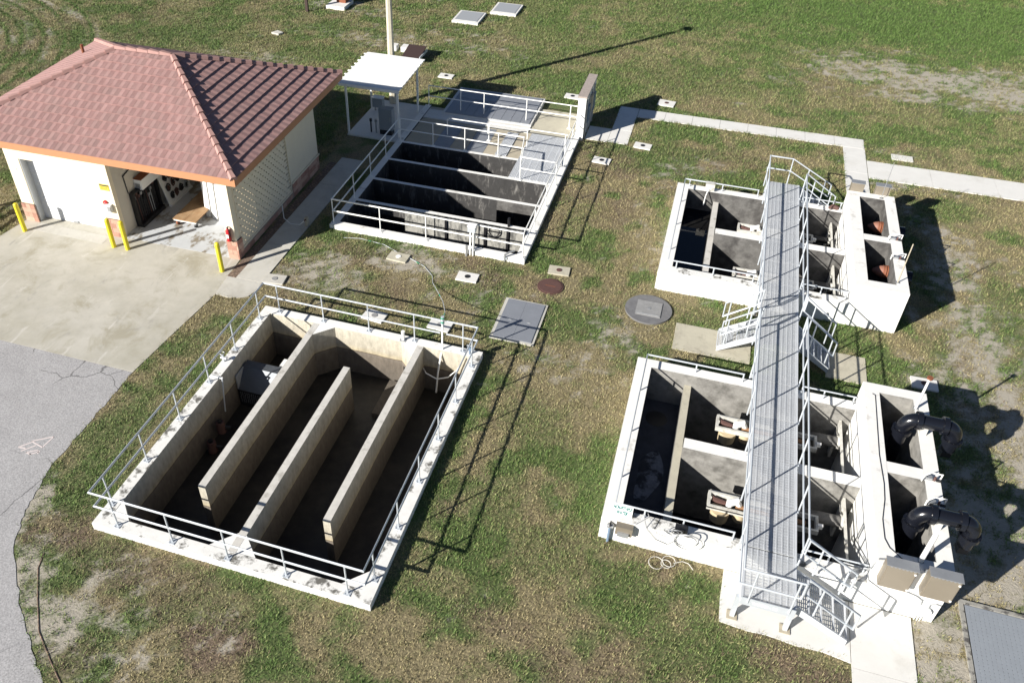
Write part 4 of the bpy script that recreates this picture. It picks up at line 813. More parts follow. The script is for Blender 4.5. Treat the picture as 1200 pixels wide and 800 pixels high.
tag(MB().tube([(5.1, 13.95, H1 + .28), (5.5, 13.9, H1 + .3), (5.64, 13.85, H1 + .4), (5.72, 13.85, H2 + .015), (5.9, 13.9, H2 + .015), (6.2, 13.92, H2 + .015)], .016, 6).build('cable', 'steel_grey'), 'grey cable climbing from the rail to the steel cabinets', 'cable')
# sign, flood lamp, bottle on T4 front edge
q = thing('warning_sign', 'small white sign with green lettering on the front tank corner', 'sign', (-.06, 13.92, H1))
n_ = Vector((0, -.78, .62)); up = Vector((0, .62, .78))
sx0, sx1 = -.30, .18; cy, czs = 13.93, 1.02
def sp(u, v, d=0.0):
    p = Vector((-.06, cy, czs)) + Vector((1, 0, 0)) * u + up * v + n_ * d; return tuple(p)
MB().hexa([sp(-.25, -.15, 0), sp(.25, -.15, 0), sp(.25, .14, 0), sp(-.25, .14, 0), sp(-.25, -.15, .006), sp(.25, -.15, .006), sp(.25, .14, .006), sp(-.25, .14, .006)]).build('plate', 'sign_white', q)
rotm = Matrix((Vector((1, 0, 0)), up, n_)).transposed().to_euler()
for body, v, s_ in (('NON-POTABLE', .058, (.45, .092)), ('WATER', -.062, (.30, .092))):
    me = text_mesh(body, .1, 'lettering', .0045, s_); me.materials.append(M['teal']); c = sp(0, v, .009); link('lettering', me, q, tuple(Vector(c) - Vector(q.location)), rot=rotm)
for u in (-.2, .2): MB().cyl(sp(u, -.12, .003), (-.06 + u, 13.95, H1), .012, n=6).build('stand', 'rail', q)
q = thing('flood_lamp', 'square metal flood lamp on the front face of the front tank', 'lamp', (.08, 13.6, .45))
MB().box(-.14, 13.57, .52, .28, 13.745, .80).build('housing', 'steel', q); MB().box(-.08, 13.53, .50, .2, 13.569, .64).build('lens', 'steel_grey', q); MB().box(.0, 13.60, .40, .14, 13.745, .499).build('bracket', 'steel_grey', q)
q = thing('standpipe', 'grey-blue hose tap pipe at the front left corner of the front tank', 'pipe', (-.3, 13.66, 0)); MB().cyl((-.28, 13.68, 0), (-.28, 13.68, .62), .04).build('riser', 'blue', q); MB().cyl((-.36, 13.66, .66), (-.2, 13.66, .66), .06).build('tap_body', 'steel_grey', q); MB().box(-.3, 13.58, .72, -.26, 13.74, .75).build('lever', 'black', q)
# coiled cables over the front rail
q = thing('coiled_cable', 'loose grey cable coils hung over the front rail of the front tank', 'cable', (1.3, 13.85, H1))
def loop3(cx, cz_, r, y, n=18, ph=0): return [(cx + r * 1.05 * math.cos(2 * math.pi * i / n + ph), y - .04 * math.sin(6.28 * i / n), cz_ + r * math.sin(2 * math.pi * i / n + ph)) for i in range(n + 1)]
for cx_, cz_, r_ in ((1.62, .72, .33), (1.55, .75, .26), (1.1, .98, .10), (1.2, .95, .14), (1.3, 1.0, .12)): MB().tube(loop3(cx_, cz_, r_, 13.70, ph=random.random()), .011, 6).build('coil', 'steel_grey', q)
for pts in ([(.45, 13.9, 1.12), (.6, 13.72, .8), (.85, 13.72, .5), (1.15, 13.72, .42), (1.35, 13.72, .7)], [(.55, 13.95, 1.12), (.72, 13.78, .9), (.85, 13.74, .72), (1.1, 13.74, .68), (1.3, 13.74, .9)], [(.45, 13.9, 1.12), (.3, 13.74, .8), (.25, 13.7, .7)]): MB().tube(pts, .009, 6).build('strand', 'steel_grey', q)
MB().box(1.25, 13.78, H1, 1.55, 13.95, 1.02).build('reel_block', 'black', q)
def gl(cx_, cy_, r_, n=18): return [(cx_ + r_ * math.cos(2 * math.pi * i / n), cy_ + r_ * math.sin(2 * math.pi * i / n), .05) for i in range(n + 1)]
q = thing('hose_loops', 'pale hose loops lying on the grass before the front tank', 'hose', (1.3, 13.4, 0))
for a in ((.98, 13.38, .18), (1.28, 13.52, .16), (1.22, 13.42, .12)): MB().tube(gl(*a), .009, 6).build('loop', 'tray', q)
MB().tube([(1.4, 13.5, .05), (1.6, 13.62, .05), (1.75, 13.6, .05), (1.88, 13.45, .05)], .009, 6).build('tail', 'tray', q)
# small camera plate on T3 rear rail
q = thing('rail_bracket', 'white bracket plate with hanging arm on the rear rail of the rear tank', 'bracket', (.75, 30.8, H1)); MB().box(.55, 30.65, H1 + .05, .9, 30.9, H1 + .32).build('plate', 'tray', q); MB().tube([(.68, 30.64, H1 + .1), (.62, 30.4, H1 - .1), (.6, 30.15, H1 - .35)], .02, 6).build('arm', 'rail_white', q)
q = thing('rag_bundle', 'dark cloth lump on the rear wall of the rear tank', 'cloth', (5.4, 30.85, H1)); MB().tube([(5.2, 30.8, H1 + .04), (5.35, 30.86, H1 + .09), (5.5, 30.84, H1 + .06), (5.62, 30.9, H1 + .05)], [.05, .1, .08, .03], 8).build('cloth', 'brown_iron', q)

# ------------------------------------------------------------------ elevated walkway
DX0, DX1, DY0, DY1, DZ = 2.91, 4.06, 12.36, 32.0, .97
wk = thing('elevated_walkway', 'long galvanised grating walkway on legs crossing both white tanks', 'walkway', (3.45, 12.4, 0))
secs = [(12.36, 13.82), (13.86, 15.35), (15.37, 16.85), (16.87, 18.4), (18.42, 19.9), (19.92, 21.4), (21.42, 22.9), (22.92, 24.4), (24.42, 24.95), (24.97, 26.3), (26.32, 27.6), (27.62, 29.1), (29.12, 30.6), (30.62, 32.0)]
npl = 8; pw = (DX1 - DX0 - .06) / npl; gcache = {}
for (a, b_) in secs:
    L_ = round(b_ - a, 2)
    if L_ not in gcache: gcache[L_] = grate_mesh(pw - .010, L_, bars=5, bw=.0145, cw=.012, cs=.085)
    for i in range(npl): link('grating_plank', gcache[L_], wk, (DX0 + .03 + i * pw + .005 - 3.45, a - 12.4, DZ))
for xx in (DX0, DX1): MB().box(xx - .028, DY0, DZ - .14, xx + .028, DY1, DZ + .012).build('side_beam', 'grating', wk)
for yy in (DY0 + .001, 14.0, 16.9, 19.8, 21.9, 23.0, 25.0, 27.8, 30.8, DY1 - .051): MB().box(DX0 + .029, yy, DZ - .13, DX1 - .029, yy + .05, DZ - .034).build('cross_beam', 'grating', wk)
tp = MB().box(DX0 - .02, DY0 - .02, DZ - .2, DX1 + .02, DY0 - .002, DZ + .06).build('kick_plate', 'rail', wk)
me = text_mesh('TANKS - 83', .12, 'lettering', .003, (.56, .085)); me.materials.append(M['print_pale']); link('lettering', me, tp, (3.42 - 3.45, DY0 - .022 - 12.4, DZ - .07), rot=(R(90), 0, 0))
for (lx, ly) in ((2.86, 12.5), (4.05, 12.5), (2.86, 20.4), (4.05, 20.4), (2.86, 24.3), (4.05, 24.3), (2.86, 31.7), (4.05, 31.7)):
    lg = MB().box(lx - .05, ly - .05, .05, lx + .05, ly + .05, DZ - .141).build('leg', 'rail', wk); MB().box(lx - .12, ly - .12, .03, lx + .12, ly + .12, .05).build('foot_plate', 'tan_board', lg)
rz_, rm_ = DZ + 1.07, DZ + .54
xl, xr = DX0 - .16, DX1 + .05
def endloop(path_top, path_mid): return [('top_rail', path_top), ('mid_rail', path_mid)]
# left rail: front part incl. front end, and rear part (gap at the stairs)
def P3(L, z): return [(x, y, z) for x, y in L]
A = [(DX1 + .0, DY0 - .02), (xl, DY0 - .02), (xl, 21.95)]
ys = lambda a, b_, n: [a + (b_ - a) * i / (n - 1) for i in range(n)]
def vend(L, z0, z1): return P3(L, z1)
railing('walkway railing along the left side over the front tank', [('top_rail', P3(A, rz_)), ('mid_rail', P3(A, rm_)), ('end_link', [(xl, 21.95, rz_), (xl, 21.95, rm_)]), ('end_link', [(DX1, DY0 - .02, rz_), (DX1, DY0 - .02, rm_)])], [(x, DY0 - .02, DZ - .1, rz_) for x in (3.05, 3.95)] + [(xl, y, DZ - .1, rz_) for y in ys(13.7, 21.6, 6)], 'rail', plates=False)
A = [(xl, 22.95), (xl, DY1 + .06), (3.62, DY1 + .06)]
B_ = lambda z: P3(A, z) + [(5.25, DY1 + .06, z - .86)]
railing('walkway railing along the left side over the rear tank', [('top_rail', B_(rz_)), ('mid_rail', B_(rm_)), ('end_link', [(5.25, DY1 + .06, rz_ - .86), (5.25, DY1 + .06, rm_ - .86)]), ('end_link', [(xl, 22.95, rz_), (xl, 22.95, rm_)])], [(xl, y, DZ - .1, rz_) for y in ys(23.2, 31.7, 7)] + [(3.62, DY1 + .06, DZ - .1, rz_), (4.3, DY1 + .06, DZ - .3, rz_ - .36), (5.0, DY1 + .06, .1, rz_ - .73)], 'rail', plates=False)
A = [(xr, 13.6), (xr, 21.95)]
railing('walkway railing along the right side over the front tank', [('top_rail', P3(A, rz_)), ('mid_rail', P3(A, rm_)), ('end_link', [(xr, 21.95, rz_), (xr, 21.95, rm_)])], [(xr, y, DZ - .1, rz_) for y in ys(13.65, 21.6, 6)], 'rail', plates=False)
A = [(xr, 22.95), (xr, 30.95)]
railing('walkway railing along the right side over the rear tank', [('top_rail', P3(A, rz_)), ('mid_rail', P3(A, rm_)), ('end_link', [(xr, 22.95, rz_), (xr, 22.95, rm_)])], [(xr, y, DZ - .1, rz_) for y in ys(23.2, 30.9, 6)], 'rail', plates=False)
# stairs
def stair(ys0, ys1, sgn, xtop, label, nsteps=4, run=1.28, far=True):
    xb = xtop + sgn * run; q = thing('walkway_stair', label, 'stairs', (xb, (ys0 + ys1) / 2, 0))
    for k in range(nsteps):
        z = DZ * (k + 1) / (nsteps + 1); cxs = xb - sgn * run * (k + .5) / nsteps; d = .15
        t = MB()
        for j in range(7): t.box(cxs - d + j * .045, ys0 + .05, z - .03, cxs - d + j * .045 + .02, ys1 - .05, z)
        for j in range(9): yy = ys0 + .06 + (ys1 - ys0 - .14) * j / 8; t.box(cxs - d, yy, z - .025, cxs + d, yy + .015, z - .004)
        t.box(cxs + sgn * d - .01, ys0 + .05, z - .04, cxs + sgn * d + .02, ys1 - .05, z + .006)
        t.build('tread', 'grating', q)
    for yy in (ys0, ys1 - .045):
        MB().hexa([(xtop, yy, DZ - .24), (xb, yy, .03), (xb, yy + .045, .03), (xtop, yy + .045, DZ - .24), (xtop, yy, DZ - .01), (xb, yy, .22), (xb, yy + .045, .22), (xtop, yy + .045, DZ - .01)]).build('stringer', 'grating', q)
    def handrail(yy, drop):
        a = Vector((xtop + sgn * .05, yy, rz_)); b_ = Vector((xb - sgn * .02, yy, rz_ - DZ + .2)); m1 = Vector((xtop + sgn * .05, yy, rm_)); m2 = Vector((xb - sgn * .02, yy, rm_ - DZ + .2))
        h = MB().tube([tuple(m1), tuple(a), tuple(b_), tuple(m2), tuple(m1)], .023, 8).build('handrail', 'rail', q)
        for t_ in (.28, .85): p = a.lerp(b_, t_); MB().cyl((p.x, yy, p.z - .98), tuple(p), .022, n=8).build('post', 'rail', h)
    handrail(ys0 - .02, 0)
    if far: handrail(ys1 + .02, 0)
    return q
stair(12.5, 13.55, 1, DX1 + .03, 'galvanised stair at the near end of the walkway, right side')
stair(21.98, 22.92, -1, DX0 - .03, 'white stair from the walkway down to the tan slab on the left', run=1.1); stair(21.98, 22.92, 1, DX1 + .03, 'shaded stair from the walkway down on the right between the tanks', run=1.08)
stair(31.02, 31.98, 1, DX1 + .03, 'stair at the far end of the walkway, right side', far=False)
# ------------------------------------------------------------------ garage
def bld():
    a = R(1.1148)
    g = thing('garage_building', 'cream garage with tiled hip roof, white roller door and one open bay', 'garage', (BR[0], BR[1], 0), rz=a)
    W_, D_, Hh = 9.137, 7.14, 3.5
    def wl_(nm, bx, m='cream'): return MB().box(*bx).build(nm, m, g, local=True)
    BH = .78
    wl_('front_wall', (0, 0, 0, .56, .2, Hh)); wl_('front_wall', (3.72, 0, 0, 4.33, .2, Hh)); wl_('front_wall', (8.75, 0, 0, W_, .2, Hh)); wl_('front_wall', (.56, 0, 2.75, 3.72, .2, Hh)); wl_('front_wall', (4.33, 0, 3.15, 8.75, .2, Hh))
    wl_('side_wall', (0, .2, 0, .2, D_, Hh)); wl_('rear_wall', (.2, D_ - .2, 0, W_ - .2, D_, Hh)); wl_('partition_wall', (4.13, .2, 0, 4.33, D_ - .2, 3.4), 'cream_in')
    wl_('side_wall', (W_ - .2, .2, .0, W_, .36, Hh)); wl_('side_wall', (W_ - .2, 4.46, 0, W_, D_, Hh)); wl_('side_wall', (W_ - .2, .36, 0, W_, 4.46, .32)); wl_('side_wall', (W_ - .2, .36, 2.9, W_, 4.46, Hh))
    MB().box(.2, .2, 3.2, W_ - .2, D_ - .2, 3.35).build('ceiling', 'cream_in', g, local=True)
    MB().box(4.33, -.02, -.05, 8.75, .2, .022).build('bay_floor', 'floor_paint', g, local=True); MB().box(4.33, .2, -.05, W_ - .2, D_ - .2, .022).build('bay_floor', 'floor_paint', g, local=True); MB().box(.2, .2, -.05, 4.13, D_ - .2, .02).build('bay_floor', 'concrete', g, local=True)
    MB().box(.56, -.12, -.05, 3.72, .2, .018).build('door_sill', 'concrete', g, local=True)
    # block lattice in the side wall: rows of blocks with open slots
    bm_ = MB().box(0, 0, 0, .085, .215, .055).mesh('vent_block', 'cream'); row = .150; k = 0; z = .325
    thin = MB().box(0, 0, 0, .09, 4.094, .096).mesh('lattice_course', 'cream')
    while z < 2.88:
        link('lattice_course', thin, g, (W_ - .10, .363, z))
        y = .37 - (.145 if k % 2 else 0)
        while y < 4.45:
            if y >= .36 and y + .20 < 4.46: link('vent_block', bm_, g, (W_ - .097, y, z + .0955))
            y += .29
        z += row; k += 1
    # frame round the lattice
    for bx in ((W_ - .03, .30, .26, W_ + .03, 4.52, .318), (W_ - .03, .30, .32, W_ + .03, .358, 2.9), (W_ - .03, 4.462, .32, W_ + .03, 4.52, 2.9)): wl_('lattice_frame', bx)
    # split block base courses
    bl = [MB().box(0, 0, 0, .385, .05, .185).mesh('brick', m_) for m_ in ('brick', 'brick_b')]
    hb = [MB().box(0, 0, 0, .185, .05, .185).mesh('brick', m_) for m_ in ('brick', 'brick_b')]
    def base_run(p0, d, length, rot, top):
        nrow = int(round(top / .195))
        for r in range(nrow):
            s = 0.0; first = True
            while s < length - .1:
                l_ = .39
                if first and r % 2: l_ = .195
                if s + l_ > length + .02: l_ = .195
                if s + l_ > length + .06: break
                me = random.choice(bl if l_ > .3 else hb)
                link('brick', me, g, (p0[0] + d[0] * s, p0[1] + d[1] * s, .02 + r * .195), rot); s += l_; first = False
    base_run((.0, -.052, 0), (1, 0), .56, 0, .8); base_run((3.74, -.052, 0), (1, 0), .585, 0, .8); base_run((8.755, -.052, 0), (1, 0), .39, 0, .8)
    base_run((W_ + .052, -.05, 0), (0, 1), .4, R(90), .8); base_run((W_ + .052, .35, 0), (0, 1), 4.2, R(90), .22); base_run((W_ + .052, 4.55, 0), (0, 1), 2.6, R(90), .62)
    for bx in ((.0, -.045, 0, .56, -.003, .79), (3.74, -.045, 0, 4.32, -.003, .79), (8.76, -.045, 0, W_, -.003, .79), (W_ + .003, -.045, 0, W_ + .045, .33, .79), (W_ + .003, .33, 0, W_ + .045, 4.5, .25), (W_ + .003, 4.5, 0, W_ + .045, 7.1, .61)): wl_('mortar_bed', bx, 'mortar')
    wl_('ledge', (W_ + .0, 4.53, .615, W_ + .06, D_ + .03, .67))
    # roller door
    d = MB().box(.6, .34, .02, 3.70, .36, 2.76).build('roller_door', 'door', g, local=True)
    slat = MB()
    slat.hexa([(0, -.022, .012), (3.08, -.022, .012), (3.08, 0, 0), (0, 0, 0), (0, -.022, .055), (3.08, -.022, .055), (3.08, 0, .07), (0, 0, .07)])
    sm = slat.mesh('slat', 'door')
    for k in range(36): link('slat', sm, d, (.61, .339, .03 + k * .075))
    MB().box(1.9, .28, .05, 2.1, .315, .12).build('handle', 'steel_grey', d, local=True)
    for bx in ((.562, .02, 0, .61, .34, 2.745), (3.67, .02, 0, 3.718, .34, 2.745)): MB().box(*bx).build('door_jamb', 'galv', g, local=True)
    # --- roof
    E0, E1, F0, F1, ze, zr, ry, rx0, rx1 = -1.72, 9.90, -.62, 8.52, 3.78, 5.72, 3.95, 2.9, 5.28
    roof = MB(); roof.v = [(E0, F0, ze), (E1, F0, ze), (E1, F1, ze), (E0, F1, ze), (rx0, ry, zr), (rx1, ry, zr)]; roof.f = [(0, 1, 5, 4), (1, 2, 5), (2, 3, 4, 5), (3, 0, 4), (3, 2, 1, 0)]
    rf = roof.build('roof', 'mortar', g, local=True)
    wl_('soffit', (E0 + .02, F0 + .02, ze - .235, E1 - .02, F1 - .02, ze - .21), 'cream')
    for bx in ((E0, F0 - .03, ze - .25, E1, F0, ze + .015), (E0, F1, ze - .25, E1, F1 + .03, ze + .015), (E1, F0 - .03, ze - .25, E1 + .03, F1 + .03, ze + .015), (E0 - .03, F0 - .03, ze - .25, E0, F1 + .03, ze + .015)): wl_('fascia', bx, 'fascia')
    # tiles
    TW, TE = .333, .388
    def tile_profile(ribs=True):
        w_ = TW - .004; prof = [(0, 0), (.010, .005), (.17, .005)]
        x = .175
        for i in range(4): prof += [(x, -.001), (x + .018, .0075)]; x += .039
        prof += [(w_ - .005, .0065), (w_, 0)]
        return prof
    def tile_bm():
        v = []; f_ = []; pr = tile_profile()
        L = TE + .05; n = len(pr)
        for (u, h) in pr: v.append((u, -.012, .042 + h))
        for (u, h) in pr: v.append((u, L, .004 + h))
        for (u, h) in pr: v.append((u, -.012, .002))
        for i in range(n - 1): f_.append((i, i + 1, n + i + 1, n + i)); f_.append((2 * n + i, 2 * n + i + 1, i + 1, i))
        return v, f_
    tv, tf = tile_bm()
    def tmesh(m_):
        me = bpy.data.meshes.new('roof_tile'); me.from_pydata(tv, [], tf); me.materials.append(M[m_]); me.update(); return me
    full = [tmesh('tile'), tmesh('tile'), tmesh('tile_b')]
    def slope(org, u, s_, L, run, left_cut, right_cut, mode):
        """org eave start; u along eave; s_ up slope (unit); tiles are parts or stuff"""
        u = Vector(u); s_ = Vector(s_); n_ = u.cross(s_); org = Vector(org)
        Mx = Matrix((u, s_, n_)).transposed(); rows = int(math.ceil(run / TE)); eul = Mx.to_euler(); big = bmesh.new(); cnt = 0
        for r in range(rows):
            v0 = r * TE; v1 = min(run, v0 + TE)
            off = (TW / 2 if r % 2 else 0)
            lo = left_cut * v0; hi = L - right_cut * v0
            c0 = int(math.floor((lo - off) / TW)) - 1; c1 = int(math.ceil((hi - off) / TW)) + 1
            for c in range(c0, c1):
                a0 = off + c * TW; a1 = a0 + TW
                if a1 < lo + .02 or a0 > hi - .02: continue
                inside = a0 >= left_cut * (v0 + TE + .05) and a1 <= L - right_cut * (v0 + TE + .05) and v0 + TE <= run
                jig = random.uniform(-.003, .003)
                p = org + u * a0 + s_ * v0 + n_ * (.0 + jig)
                if mode == 'part' and inside:
                    o = link('roof_tile', random.choice(full), rf, tuple(p), rot=eul); cnt += 1; continue
                bm = bmesh.new(); vs = [bm.verts.new(q) for q in tv]; [bm.faces.new([vs[i] for i in q]) for q in tf]
                # clip in slope space
                def cut(pt, no):
                    bmesh.ops.bisect_plane(bm, geom=bm.verts[:] + bm.edges[:] + bm.faces[:], plane_co=pt, plane_no=no, clear_outer=True)
                if left_cut: cut((-a0, -v0, 0), Vector((-1, left_cut, 0)).normalized())
                if right_cut: cut((L - a0, -v0, 0), Vector((1, right_cut, 0)).normalized())
                cut((0, run - v0 - .01, 0), (0, 1, 0))
                if not bm.faces: bm.free(); continue
                if mode == 'part':
                    me = bpy.data.meshes.new('roof_tile'); bm.to_mesh(me); me.materials.append(random.choice((M['tile'], M['tile_b']))); link('roof_tile', me, rf, tuple(p), rot=eul); cnt += 1
                else:
                    T_ = Matrix.Translation(p) @ Mx.to_4x4(); bm.transform(T_); me = bpy.data.meshes.new('tmp'); bm.to_mesh(me); big.from_mesh(me); bpy.data.meshes.remove(me)
                bm.free()
        if mode != 'part':
            me = bpy.data.meshes.new('roof_tile'); big.to_mesh(me); me.materials.append(M['tile']); o = link('roof_tile', me, rf); o['kind'] = 'stuff'
        big.free(); return cnt
    rise = zr - ze
    def mk_slope(p0, udir, L, depth, l_in, r_in, mode):
        run = math.hypot(depth, rise); inward = Vector((-udir[1], udir[0], 0)); s_ = (inward * depth + Vector((0, 0, rise))) / run
        return slope(p0, (*udir, 0), s_, L, run, l_in / run, r_in / run, mode)
    n_front = mk_slope((E0, F0, ze), (1, 0), E1 - E0, ry - F0, rx0 - E0, E1 - rx1, 'part')
    mk_slope((E1, F0, ze), (0, 1), F1 - F0, E1 - rx1, ry - F0, F1 - ry, 'stuff'); mk_slope((E1, F1, ze), (-1, 0), E1 - E0, F1 - ry, E1 - rx1, rx0 - E0, 'stuff'); mk_slope((E0, F1, ze), (0, -1), F1 - F0, rx0 - E0, F1 - ry, ry - F0, 'stuff')
    print('front tiles', n_front)
    # hip and ridge caps
    cv = [(0, -.115, -.02), (0, -.06, .045), (0, .06, .045), (0, .115, -.02)]; L = .43
    cap = MB(); cap.v = [(0, -.135, -.03), (0, -.075, .085), (0, .075, .085), (0, .135, -.03), (L, -.095, -.04), (L, -.055, .030), (L, .055, .030), (L, .095, -.04), (0, -.135, -.06), (0, .135, -.06)]
    cap.f = [(0, 4, 5, 1), (1, 5, 6, 2), (2, 6, 7, 3), (0, 1, 2, 3), (8, 0, 3, 9)]
    cm = cap.mesh('ridge_tile', 'ridge')
    def caps(p, q_):
        p, q_ = Vector(p), Vector(q_); d = q_ - p; n = int(d.length / .40); dn = d.normalized(); L_cap = .44; side = Vector((0, 0, 1)).cross(dn).normalized(); up_v = dn.cross(side); eul = Matrix((dn, side, up_v)).transposed().to_euler()
        for i in range(n):
            o = link('ridge_tile', cm, rf, tuple(p + d * (i / n) + up_v * .045), rot=eul)
    top0, top1 = (rx0, ry, zr), (rx1, ry, zr)
    caps((E0, F0, ze), top0); caps((E1, F0, ze), top1); caps((E1, F1, ze), top1); caps((E0, F1, ze), top0); caps(top0, top1)
    vp = MB().cyl((-.34, 5.9, 4.2), (-.34, 5.9, 4.75), .06, n=10).build('roof_vent', 'rust', g, local=True)
    return g
gar = bld()
ca, sa = math.cos(R(1.1148)), math.sin(R(1.1148))
def gl_(x, y, z=0): return (BR[0] + ca * x - sa * y, BR[1] + sa * x + ca * y, z)
GZ = R(1.1148)
def gthing(name, label, cat, x, y, z=0, group=None): return thing(name, label, cat, gl_(x, y, z), group, GZ)
# bollards
bol_lab = ['leftmost yellow bollard, standing left of the white roller door', 'yellow bollard at the right jamb of the roller door, left one of the close pair', 'yellow bollard at the open bay, right one of the close pair', 'rightmost yellow bollard, near the footpath corner']
bme = MB().tube([(0, 0, -.05), (0, 0, 1.2), (0, 0, 1.235), (0, 0, 1.25)], [.085, .085, .06, .02], 16).mesh('bollard', 'yellow')
for (x, y), lb in zip(((-23.92, 20.89), (-20.06, 21.03), (-19.48, 21.05), (-15.46, 20.92)), bol_lab):
    o = bpy.data.objects.new('bollard', bme); COL.objects.link(o); o.location = (x, y, 0); tag(o, lb, 'bollard', 'yellow bollards before the garage')
# wall things
q = gthing('wall_sign', 'yellow notice with dark heading on the pier between the garage bays', 'sign', 4.05, 0, 2.0)
MB().box(-.19, -.02, .02, .19, -.003, .27).build('plate', 'sign_yellow', q, local=True); MB().box(-.18, -.024, .20, .18, -.021, .255).build('heading_band', 'print_dark', q, local=True)
for k in range(3): MB().box(-.15, -.024, .15 - k * .045, .15 - .06 * (k == 2), -.021, .165 - k * .045).build('text_line', 'print_dark', q, local=True)
q = gthing('alarm_bell', 'small red alarm bell above the white dispenser on the middle pier', 'alarm', 3.93, 0, 1.5); MB().cyl((0, -.003, 0), (0, -.07, 0), .085, n=16).build('gong', 'red', q, local=True); MB().cyl((0, -.07, 0), (0, -.085, 0), .03, n=10).build('hub', 'steel_grey', q, local=True)
q = gthing('wall_dispenser', 'white wall box with grey front on the middle pier, under the bell', 'box', 4.07, 0, 1.15); MB().box(-.10, -.13, .0, .10, -.003, .30).build('body', 'white_plastic', q, local=True); MB().box(-.04, -.15, .04, .09, -.131, .24).build('front', 'steel_grey', q, local=True); MB().box(-.12, -.16, .30, .12, -.003, .315).build('hood', 'white_plastic', q, local=True)
q = gthing('fire_extinguisher', 'red fire extinguisher hung on the right pier of the open bay', 'extinguisher', 8.93, 0, .85); MB().tube([(0, -.10, 0), (0, -.10, .42), (0, -.10, .49), (0, -.10, .52)], [.085, .085, .045, .03], 14).build('cylinder', 'red', q, local=True); MB().box(-.02, -.13, .52, .02, -.03, .56).build('valve', 'black', q, local=True); MB().tube([(.02, -.11, .53), (.10, -.13, .45), (.10, -.13, .2)], .014, 6).build('hose', 'black', q, local=True); MB().box(-.05, -.19, .15, .05, -.184, .3).build('paper_tag', 'sign_white', q, local=True)
MB_ = MB
q = gthing('wall_socket', 'small white plate on the left pier of the garage', 'socket', .28, 0, 2.2); MB().box(-.05, -.015, 0, .05, -.003, .12).build('plate', 'white_plastic', q, local=True); MB().box(-.02, -.02, .03, .02, -.0151, .09).build('face', 'steel_grey', q, local=True)
# inside the open bay
ORD = ['first', 'second', 'third', 'fourth', 'fifth', 'sixth', 'seventh', 'eighth', 'ninth', 'tenth', 'eleventh', 'twelfth']
q = gthing('tool_rack', 'black tool rack full of hand tools against the left wall of the open bay', 'rack', 4.45, .8, .022)
MB().box(-.1, 0, 0, -.05, 1.5, 1.45).build('back_board', 'black', q, local=True); MB().box(-.05, 0, 0, .22, 1.5, .16).build('bottom_tray', 'black', q, local=True)
for yy in (0, 1.46): MB().box(-.05, yy, .16, .12, yy + .04, 1.45).build('side_frame', 'black', q, local=True)
MB().box(-.05, .04, 1.41, .10, 1.46, 1.45).build('top_rail', 'black', q, local=True)
random.seed(3)
for k in range(11):
    yy = .12 + k * .12; t_ = gthing('hand_tool', 'long handled tool in the black rack, %s' % random.choice(['steel head', 'worn handle', 'dark grip', 'pale handle']), 'tool', 4.45, .8 + yy, .18, 'tools standing in the black rack')
    hh = random.uniform(.7, 1.2); lean = random.uniform(-.04, .04); MB().tube([(.05, 0, 0), (.0, lean, hh)], .018, 6).build('handle', random.choice(['black', 'brown_iron', 'steel_grey', 'black']), t_, local=True); MB().box(.0, -.05 + lean, hh - .02, .05, .05 + lean, hh + .1).build('head', random.choice(['steel_grey', 'brown_iron', 'black', 'steel_grey']), t_, local=True)
    t_['label'] = ORD[k] + ' hand tool from the bay opening in the black rack'
q = gthing('tool_board', 'white leaning board hung with dark tools and hoses, beyond the black rack', 'board', 4.55, 2.45, .022)
MB().hexa([(.2, 0, 0), (.25, 0, 0), (.25, 1.6, 0), (.2, 1.6, 0), (-.15, 0, 1.5), (-.1, 0, 1.5), (-.1, 1.6, 1.5), (-.15, 1.6, 1.5)]).build('board', 'white_plastic', q, local=True)
MB().box(.18, -.02, 0, .30, 1.62, .05).build('base_rail', 'white_plastic', q, local=True)
for k in range(12):
    col_, row_ = k % 4, k // 4; yy = .28 + col_ * .34 + random.uniform(-.05, .05); zz = .32 + row_ * .42 + random.uniform(-.05, .05); xx = .235 - .235 * zz + .03
    pts = [(xx + .05, yy + .12 * math.cos(a) * random.uniform(.7, 1.3), zz + .15 * math.sin(a) * random.uniform(.7, 1.3)) for a in np.linspace(0, 6.0, 8)]
    t_ = gthing('hung_tool', ['lowest', 'middle', 'highest'][row_] + ' row ' + ORD[col_] + ' dark loop from the front on the white leaning board', 'tool', 4.55, 2.45, .022, 'tools on the white board'); MB().tube(pts, .03, 6).build('loop', ['black', 'steel_grey', 'black', 'brown_iron'][(k * 3) % 4], t_, local=True); MB().box(xx, yy - .05, zz - .1, xx + .06, yy + .07, zz + .06).build('body', ['black', 'brown_iron', 'black'][k % 3], t_, local=True)
q = gthing('wall_cupboard', 'white wall cupboard with rusty top above the black tool rack', 'cupboard', 4.34, 1.25, 1.42); MB().box(0, 0, 0, .32, 1.2, .42).build('body', 'white_plastic', q, local=True); MB().box(0, -.01, .42, .34, .75, .45).build('top', 'rust', q, local=True); MB().box(.05, -.02, .05, .25, -.003, .25).build('end_plate', 'steel_grey', q, local=True)
tag(MB().tube([gl_(4.36, .78, 1.5), gl_(4.36, .73, 2.25), gl_(4.36, 1.3, 2.35), gl_(4.36, 1.35, 3.1)], .018, 6).build('wall_conduit', 'black'), 'dark conduit bent along the left wall of the open bay', 'conduit')
q = gthing('flatbed_cart', 'low wooden flatbed cart parked on the open bay floor', 'cart', 6.2, 2.3, .022)
for k in range(2): MB().box(-.52 + k * .5, -1.05, .30, -.03 + k * .5, 1.3, .34).build('plank', 'wood', q, local=True)
MB().box(-.5, -1.03, .24, .45, -.97, .30).build('end_beam', 'white_plastic', q, local=True); MB().box(-.5, 1.2, .24, .45, 1.26, .30).build('end_beam', 'white_plastic', q, local=True)
